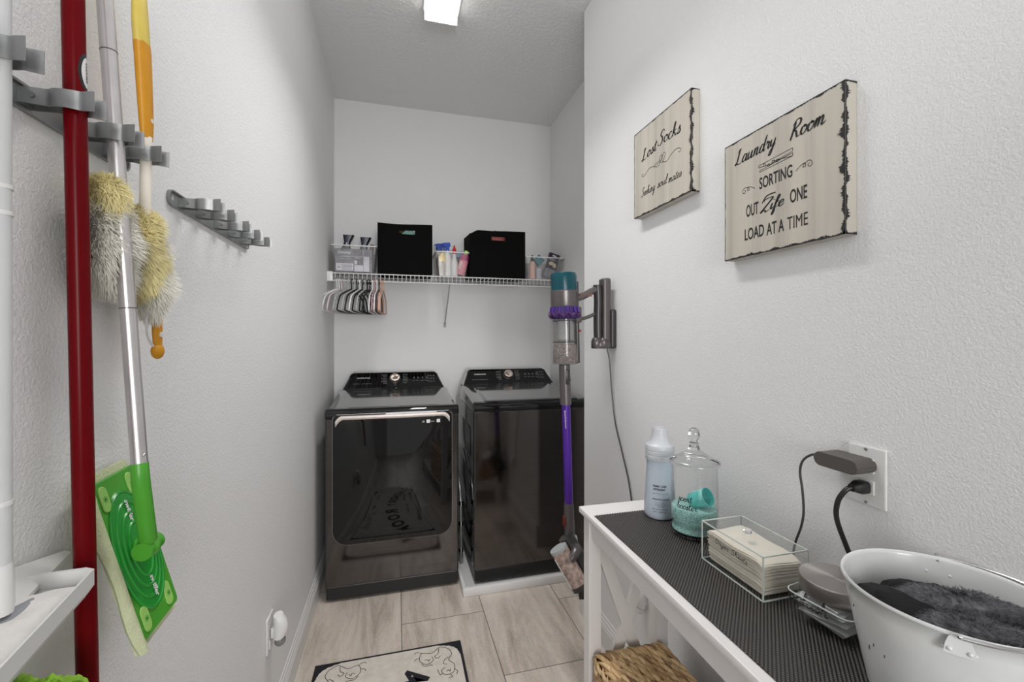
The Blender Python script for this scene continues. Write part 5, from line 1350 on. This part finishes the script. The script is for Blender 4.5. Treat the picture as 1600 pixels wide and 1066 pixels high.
# black fabric cube bins
def cube_bin(x0, x1, z1, label, slotx, fold=0, inside=None):
    t = thing('storage_bin', ((x0+x1)/2, 3.0, SH), label, 'storage bin', 'black fabric bins on the wire shelf')
    y0, y1 = SY0+.006, 3.135; z0 = SH; w_ = x1-x0; zs = z1-.052
    sw, shh = .098, .026
    # front wall with a real slot: outer ring + inner ring
    sx0, sx1 = slotx-sw/2, slotx+sw/2
    mb = MB(); th = .007
    top = lambda x: z1-(fold*max(0, 1-(x-x0)/.045))-.004*math.sin((x-x0)*14)
    xs = [x0, x0+.01, x0+.03, x0+.05, sx0, slotx, sx1, x1-.02, x1]
    for i in range(len(xs)-1):
        a, b = xs[i], xs[i+1]
        segs = [(z0, zs-shh/2), (zs-shh/2, zs+shh/2), (zs+shh/2, None)]
        for k, (p, q) in enumerate(segs):
            if k == 1 and sx0 <= a < sx1: continue
            qa, qb = (top(a), top(b)) if q is None else (q, q)
            mb.quad((a, y0, p), (b, y0, p), (b, y0, qb), (a, y0, qa))
            mb.quad((a, y0+th, p), (a, y0+th, qa), (b, y0+th, qb), (b, y0+th, p))
            if q is None: mb.quad((a, y0, qa), (b, y0, qb), (b, y0+th, qb), (a, y0+th, qa))
    # slot lining
    for (a, b) in (((sx0, zs-shh/2), (sx1, zs-shh/2)), ((sx0, zs+shh/2), (sx1, zs+shh/2)), ((sx0, zs-shh/2), (sx0, zs+shh/2)), ((sx1, zs-shh/2), (sx1, zs+shh/2))):
        mb.quad((a[0], y0, a[1]), (b[0], y0, b[1]), (b[0], y0+th, b[1]), (a[0], y0+th, a[1]))
    bmesh.ops.remove_doubles(mb.bm, verts=mb.bm.verts, dist=.0001)
    mb.build('front_panel', M['blackfab'], t, smooth=False)
    mb = MB()
    mb.rings([[Vector(p) for p in q] for q in ([(x0, y0+th, z0), (x0, y1, z0), (x0, y1, z1-.004), (x0, y0+th, z1-fold*.8)], [(x0+th, y0+th, z0), (x0+th, y1, z0), (x0+th, y1, z1-.004), (x0+th, y0+th, z1-fold*.8)])])
    mb.rings([[Vector(p) for p in q] for q in ([(x1-th, y0+th, z0), (x1-th, y1, z0), (x1-th, y1, z1), (x1-th, y0+th, z1)], [(x1, y0+th, z0), (x1, y1, z0), (x1, y1, z1), (x1, y0+th, z1)])])
    mb.box((x0, y1-th, z0), (x1, y1, z1)); mb.box((x0+.001, y0+.001, z0), (x1-.001, y1-.001, z0+.006))
    mb.build('body', M['blackfab'], t, smooth=False)
    return t
cube_bin(-.116, .224, 2.098, 'black fabric storage bin on the wire shelf, the left one', .065)
cube_bin(.472, .852, 2.092, 'black fabric storage bin with a folded corner, the right one on the shelf', .665, fold=.030)
def crumple(name, c, r, m, label, cat, seed):
    mb = MB(); c = Vector(c); rs = []
    for j in range(17):
        th = PI*j/16; rs.append([])
        for k in range(24):
            ph = 2*PI*k/24; d = Vector((math.sin(th)*math.cos(ph), math.sin(th)*math.sin(ph), math.cos(th)))
            f = 1+.35*noise.noise(d*2+Vector((seed, 0, 0)))+.15*noise.noise(d*6+Vector((seed, 3, 0)))
            rs[-1].append(c+Vector((d.x*r[0], d.y*r[1], d.z*r[2]))*f)
    mb.rings(rs, cap=False); return tag(mb.build(name, m, angle=180), label, cat)
crumple('folded_cloth', (.085, 2.93, 2.02), (.05, .05, .055), M['seafoam'], 'pale green item showing through the slot of the left black bin', 'cloth', 1)
crumple('folded_cloth', (.03, 2.98, 2.088), (.06, .05, .022), M['hpeach'], 'peach cloth poking out of the top of the left black bin', 'cloth', 2)
crumple('folded_cloth', (.655, 2.925, 2.04), (.085, .05, .06), mat('faded_red_cloth', (.42, .12, .11), .8), 'red cloth seen through the slot of the right black bin', 'cloth', 3)

# clear bins
def clear_bin(x0, x1, z1, label, taper=.012):
    t = thing('clear_bin', ((x0+x1)/2, 3.0, SH), label, 'clear bin')
    y0, y1, z0 = SY0+.010, 3.13, SH; th = .0022
    rg = lambda g, z, tp: [Vector(((x0+x1)/2+px, (y0+y1)/2+py, z)) for px, py in rrect(x1-x0-2*g-2*tp, y1-y0-2*g-2*tp, .012, 3)]
    MB().rings([rg(0, z0, taper), rg(0, z1, 0), rg(th, z1, 0), rg(th, z0+.003, taper)]).build('body', M['thinbin'], t, angle=40)
    MB().rings([rg(-.006, z1-.004, 0), rg(-.006, z1+.002, 0), rg(th, z1+.002, 0), rg(th, z1-.004, 0)], closed=True, cap=False).build('rim', M['rim'], t, angle=40)
    return t
clear_bin(-.385, -.125, 1.945, 'clear plastic bin with a printed box inside, at the left end of the shelf')
clear_bin(.247, .462, 1.935, 'clear plastic bin full of spray bottles between the two black bins')
clear_bin(.862, 1.135, 1.930, 'clear plastic bin with a mist bottle at the right end of the shelf')

# printed box in the left bin
t = thing('printed_box', (-.25, 2.95, SH+.004), 'grey printed laundry product box in the left clear bin', 'box')
bx0, bx1, by0, bz1 = -.366, -.148, 2.872, 1.925
MB().box((bx0, by0, SH+.004), (bx1, by0+.10, bz1), bev=.002).build('box_body', M['lav'], t)
fr = frontframe(bx0, by0-.0008, SH+.004)
mb = MB(); block(mb, 'Downy', fr, .018, .108, .074, .024, .03); block(mb, 'UNSTOPABLES', fr, .03, .092, .055, .008, .0); block(mb, 'in-wash scent booster', fr, .03, .08, .06, .006, 0)
block(mb, 'FRESH', fr, .118, .085, .03, .010, 0); mb.build('print', M['rim'], t, smooth=False)
mb = MB()
for a, b, c_, d in ((.004, .010, .106, .055), (.112, .006, .164, .046), (.166, .006, .2, .10), (.05, .098, .164, .1005), (.164, .1, .1665, .143), (.112, .05, .128, .075)): mb.prism([(a, b), (c_, b), (c_, d), (a, d)], 0, .0003, fr)
mb.build('pale_panel', M['lavlt'], t, smooth=False)
mb = MB()
for k in range(4): mb.prism([(.036, .018+.008*k), (.098, .018+.008*k), (.098, .0205+.008*k), (.036, .0205+.008*k)], .0004, .0006, fr)
block(mb, '24', fr, .010, .022, .018, .016, .02, thick=.0008); mb.build('small_print', M['lav'], t, smooth=False)
def flared(x, label, s_):
    t = thing('scent_bottle', (x, 3.02, SH+.004), label, 'bottle')
    z0 = SH+.004; zc = 1.955+s_
    MB().rings([[Vector((x+px, 3.02+py, z)) for px, py in rrect(w_, .05*w_/.06, .012, 4)] for z, w_ in ((z0, .05), (z0+.03, .070), (zc-.012, .074), (zc, .058))]).build('body', M['plum'], t, angle=40)
    mb = MB(); secs = [(zc, .052), (zc+.022, .042), (zc+.040, .038), (zc+.062, .054), (zc+.078, .068)]
    mb.rings([[Vector((x+px+(.004*k), 3.02+py, z+(.006*(abs(px)/.03)**2 if k == 4 else 0))) for px, py in rrect(w_, .034+.006*k, .010, 4)] for k, (z, w_) in enumerate(secs)])
    cp = mb.build('cap', M['navy'], t, angle=45); MB().ell((x+.004, 2.998, zc+.028), (.005, .002, .006), 10).build('emblem', M['rim'], cp)
flared(-.318, 'navy flared-cap bottle in the left clear bin, the left of two', .0)
flared(-.212, 'navy flared-cap bottle in the left clear bin, the right of two', -.010)
t = tag(MB().tube([(-.165, 3.0, 1.90), (-.158, 3.0, 1.955), (-.155, 3.0, 1.982)], lambda u: .014-.003*u, 14, smooth=4).build('small_bottle', M['brown']), 'small dark bottle tip beside the navy bottles in the left clear bin', 'bottle')

# contents of the middle bin
def spray(x, y, col, head, label, z=SH+.004, hgt=.19, r=.030, tilt=0, name='spray_bottle'):
    t = thing(name, (x, y, z), label, 'bottle')
    T = Matrix.Translation((x, y, z)) @ Matrix.Rotation(tilt, 4, 'Y')
    def lt(prof, nm, m, par=t, sg=24, sq=1.0):
        mb = MB(); mb.lathe(prof, (0, 0, 0), seg=sg)
        for v in mb.bm.verts: v.co = T @ Vector((v.co.x, v.co.y*sq, v.co.z))
        return mb.build(nm, m, par)
    h = hgt*.62
    lt([(r*.9, 0), (r, .006), (r, h*.72), (r*.75, h*.88), (.012, h), (.012, h+.012)], 'body', col)
    mb = MB()
    mb.rings([[T @ Vector(p) for p in q] for q in ([(-.012, -.011, h+.008), (.012, -.011, h+.008), (.012, .011, h+.008), (-.012, .011, h+.008)], [(-.012, -.011, h+.03), (.012, -.011, h+.03), (.012, .011, h+.03), (-.012, .011, h+.03)],
              [(-.030, -.010, h+.045), (.020, -.010, h+.045), (.020, .010, h+.045), (-.030, .010, h+.045)], [(-.030, -.008, h+.062), (.016, -.008, h+.066), (.016, .008, h+.066), (-.030, .008, h+.062)])])
    mb.tube([T @ Vector(p) for p in ((-.020, 0, h+.045), (-.024, 0, h+.030), (-.020, 0, h+.012))], .005, 8, smooth=4)
    mb.cyl(T @ Vector((-.040, 0, h+.054)), T @ Vector((-.030, 0, h+.054)), .006)
    mb.build('trigger_head', head, t, angle=35)
    return t
spray(.330, 2.935, M['whiteb'], M['blue'], 'spray bottle with a blue trigger head in the middle clear bin', hgt=.265, r=.030)
spray(.290, 3.02, M['brown'], M['blue'], 'second blue-headed spray bottle behind in the middle clear bin', hgt=.28, r=.026)
def simple(name, x, y, prof, m, cm, label, capz, cat='bottle', tilt=0, z=SH+.004, sq=1.0, capprof=None):
    t = thing(name, (x, y, z), label, cat); T = Matrix.Translation((x, y, z)) @ Matrix.Rotation(tilt, 4, 'Y')
    mb = MB(); mb.lathe(prof, seg=24)
    for v in mb.bm.verts: v.co = T @ Vector((v.co.x, v.co.y*sq, v.co.z))
    mb.build('body', m, t)
    mb = MB(); mb.lathe(capprof, seg=20)
    for v in mb.bm.verts: v.co = T @ v.co
    mb.build('cap', cm, t)
    return t, T
simple('squeeze_bottle', .372, 2.905, [(.021, 0), (.023, .005), (.023, .06), (.025, .075), (.020, .10), (.0125, .125), (.011, .155)], M['whiteb'], M['redpl'], 'tall white bottle with a red nozzle in the middle clear bin', 0, capprof=[(.013, .150), (.014, .175), (.010, .182), (.006, .195), (.0065, .205), (0, .207)])
simple('yellow_bottle', .292, 2.905, [(.02, 0), (.022, .02), (.022, .10), (.016, .135)], M['brown'], M['yellow'], 'bottle with a broad yellow top in the middle clear bin', 0, capprof=[(.0225, .095), (.0205, .13), (.013, .15), (0, .152)])
tt, T_ = simple('pink_bottle', .412, 2.905, [(.026, 0), (.030, .01), (.030, .10), (.024, .13), (.012, .142)], M['pinkb'], M['limecap'], 'pink bottle with a lime cap leaning in the middle clear bin', 0, tilt=.26, z=SH+.018, sq=.6, capprof=[(.013, .140), (.013, .165), (0, .166)])
mb = MB(); mb.lathe([(.0305, .098), (.0285, .125), (.022, .139)], seg=24)
for v in mb.bm.verts: v.co = T_ @ Vector((v.co.x, v.co.y*.62, v.co.z))
mb.build('shoulder_label', M['magenta'], tt)
m1 = MB(); block(m1, 'zote', (Vector((-.010, -.0195, .03)), Vector((0, 0, 1)), Vector((-.6, 0, 0)), Vector((0, -1, 0))), 0, 0, .055, .030, .02)
for v in m1.bm.verts: v.co = T_ @ v.co
m1.build('label_print', M['rim'], tt, smooth=False)
t = thing('blue_carton', (.41, 3.02, SH+.004), 'dark blue carton with a pale blue top behind the pink bottle', 'box')
MB().box((.382, 2.995, SH+.004), (.445, 3.05, 1.925), bev=.003).build('carton', M['navy'], t); MB().box((.378, 2.99, 1.925), (.448, 3.055, 1.968), bev=.006).build('carton_top', mat('pale_blue_cap', (.12, .22, .38), .3), t)

# contents of the right bin
simple('mist_bottle', .915, 2.90, [(.019, 0), (.0225, .005), (.0225, .105), (.018, .120), (.010, .126)], M['peach'], M['black'], 'peach mist bottle with a black sprayer in the right clear bin', 0, capprof=[(.0125, .126), (.0125, .142), (.008, .148), (.007, .166), (0, .167)])
t = thing('hang_card', (1.06, 2.93, SH+.02), 'tilted dark purple hang-hole package in the right clear bin', 'package')
T = Matrix.Translation((1.045, 2.93, SH+.03)) @ Matrix.Rotation(R(16), 4, 'Y')
MB().box((-.040, -.012, 0), (.040, .012, .17), T, bev=.003).build('pack', M['plum'], t)
mb = MB(); mb.box((-.014, -.0135, .147), (.014, -.0118, .157), T, bev=.0004); block(mb, 'SCENT', (T @ Vector((-.032, -.0135, .118)), T.to_3x3() @ Vector((1, 0, 0)), T.to_3x3() @ Vector((0, 0, 1)), Vector((0, -1, 0))), 0, 0, .045, .010, .02); mb.build('hang_hole', M['rim'], t)
mb = MB(); mb.ell(T @ Vector((-.008, -.012, .095)), (.020, .003, .014), 16); mb.ell(T @ Vector((.018, -.012, .085)), (.014, .003, .018), 16); mb.build('picture', mat('pale_yellow_print', (.7, .6, .4), .6, var=.3, scale=60), t)
MB().box((-.045, -.03, -.01), (.045, .02, .052), T, bev=.006).build('lower_pouch', mat('grey_pouch', (.25, .25, .27), .4, var=.3), t)
t = tag(MB().box((-.030, -.02, -.03), (.030, .02, .03), Matrix.Translation((.985, 2.97, 1.925)) @ Matrix.Rotation(R(45), 4, 'Y'), bev=.003).build('teal_package', M['tealcard']), 'teal package corner sticking up from the right clear bin', 'package')
t = tag(MB().box((.955, 2.93, SH+.004), (.992, 2.97, SH+.09), bev=.003).build('small_carton', M['lavlt']), 'small pale carton beside the mist bottle in the right clear bin', 'box')

# ------------------------------------------------------------------ hangers
def hanger(m, wid=.0042, half=.175, kind=0):
    t = bpy.data.objects.new('clothes_hanger', None); t.empty_display_size = .02; COL.objects.link(t)
    mb = MB(); r = .0022 if kind else .0036
    mb.tube([(0, .021, -.012), (0, .022, .003), (0, .010, .013), (0, -.004, .0105), (0, -.009, 0), (0, -.002, -.018), (0, 0, -.045), (0, 0, -.058)], r, 8, smooth=5); 
    for v in mb.bm.verts: v.co.z -= .0088
    mb.build('hook', M['chrome'] if kind == 1 else m, t)
    mb = MB(); z0 = -.062
    pts = [(0, 0, z0+.004), (0, .06, z0-.012), (0, .14, z0-.045), (0, half-.01, z0-.088), (0, half, z0-.115), (0, half-.012, z0-.135), (0, 0, z0-.142), (0, -half+.012, z0-.135), (0, -half, z0-.115), (0, -half+.01, z0-.088), (0, -.14, z0-.045), (0, -.06, z0-.012)]
    mb.tube(pts, wid, 8, closed=True, smooth=4)
    mb.build('shoulder_frame', m, t)
    return t
protos = {}
HS = [(-0.352, 'wire', -26, 'white plastic hanger nearest the left wall'), (-0.340, 'wire', -24, 'white plastic hanger, second from the left wall'), (-0.325, 'hpinkl', -20, 'pale pink hanger, third from the left wall'),
      (-0.288, 'hgrey', -22, 'pale grey hanger just right of the pink-white ones'), (-0.268, 'sockblack', -21, 'black hanger, the leftmost of the black ones'), (-0.252, 'hgrey', -18, 'grey hanger between the first two black ones'),
      (-0.237, 'sockblack', -17, 'black hanger, second black one from the left'), (-0.220, 'whiteb', -15, 'white hanger among the black ones'), (-0.205, 'sockblack', -14, 'black hanger, third black one from the left'),
      (-0.190, 'hgrey', -12, 'grey hanger right of the third black one'), (-0.176, 'sockblack', -11, 'black hanger, fourth black one from the left'), (-0.161, 'sockblack', -10, 'black hanger, just left of the pink and white group'),
      (-0.145, 'whiteb', -4, 'white hanger left of the dusty pink one'), (-0.132, 'hpink', -3, 'dusty pink hanger between two white ones'), (-0.119, 'whiteb', -3, 'white hanger right of the dusty pink one'),
      (-0.106, 'hbrown', -4, 'dark brown hanger left of the peach ones'), (-0.094, 'hpeach', -3, 'peach hanger, the left of the two'), (-0.082, 'hpeach', -5, 'peach hanger, the rightmost hanger of all')]
M['hpinkl'] = mat('pale_pink_plastic', (.66, .56, .57), .4); M['hbrown'] = mat('dark_brown_velvet', (.07, .04, .035), .8)
for x, mk, rot, lab in HS:
    key = mk
    if key not in protos:
        o = hanger(M[mk]); protos[key] = o
    else:
        src = protos[key]; o = src.copy(); COL.objects.link(o)
        for ch in src.children:
            c_ = ch.copy(); COL.objects.link(c_); c_.parent = o
    o.location = (x, SY0, SZ-.046+.0034); o.rotation_euler = (0, 0, R(rot)); tag(o, lab, 'hanger', 'clothes hangers under the wire shelf')
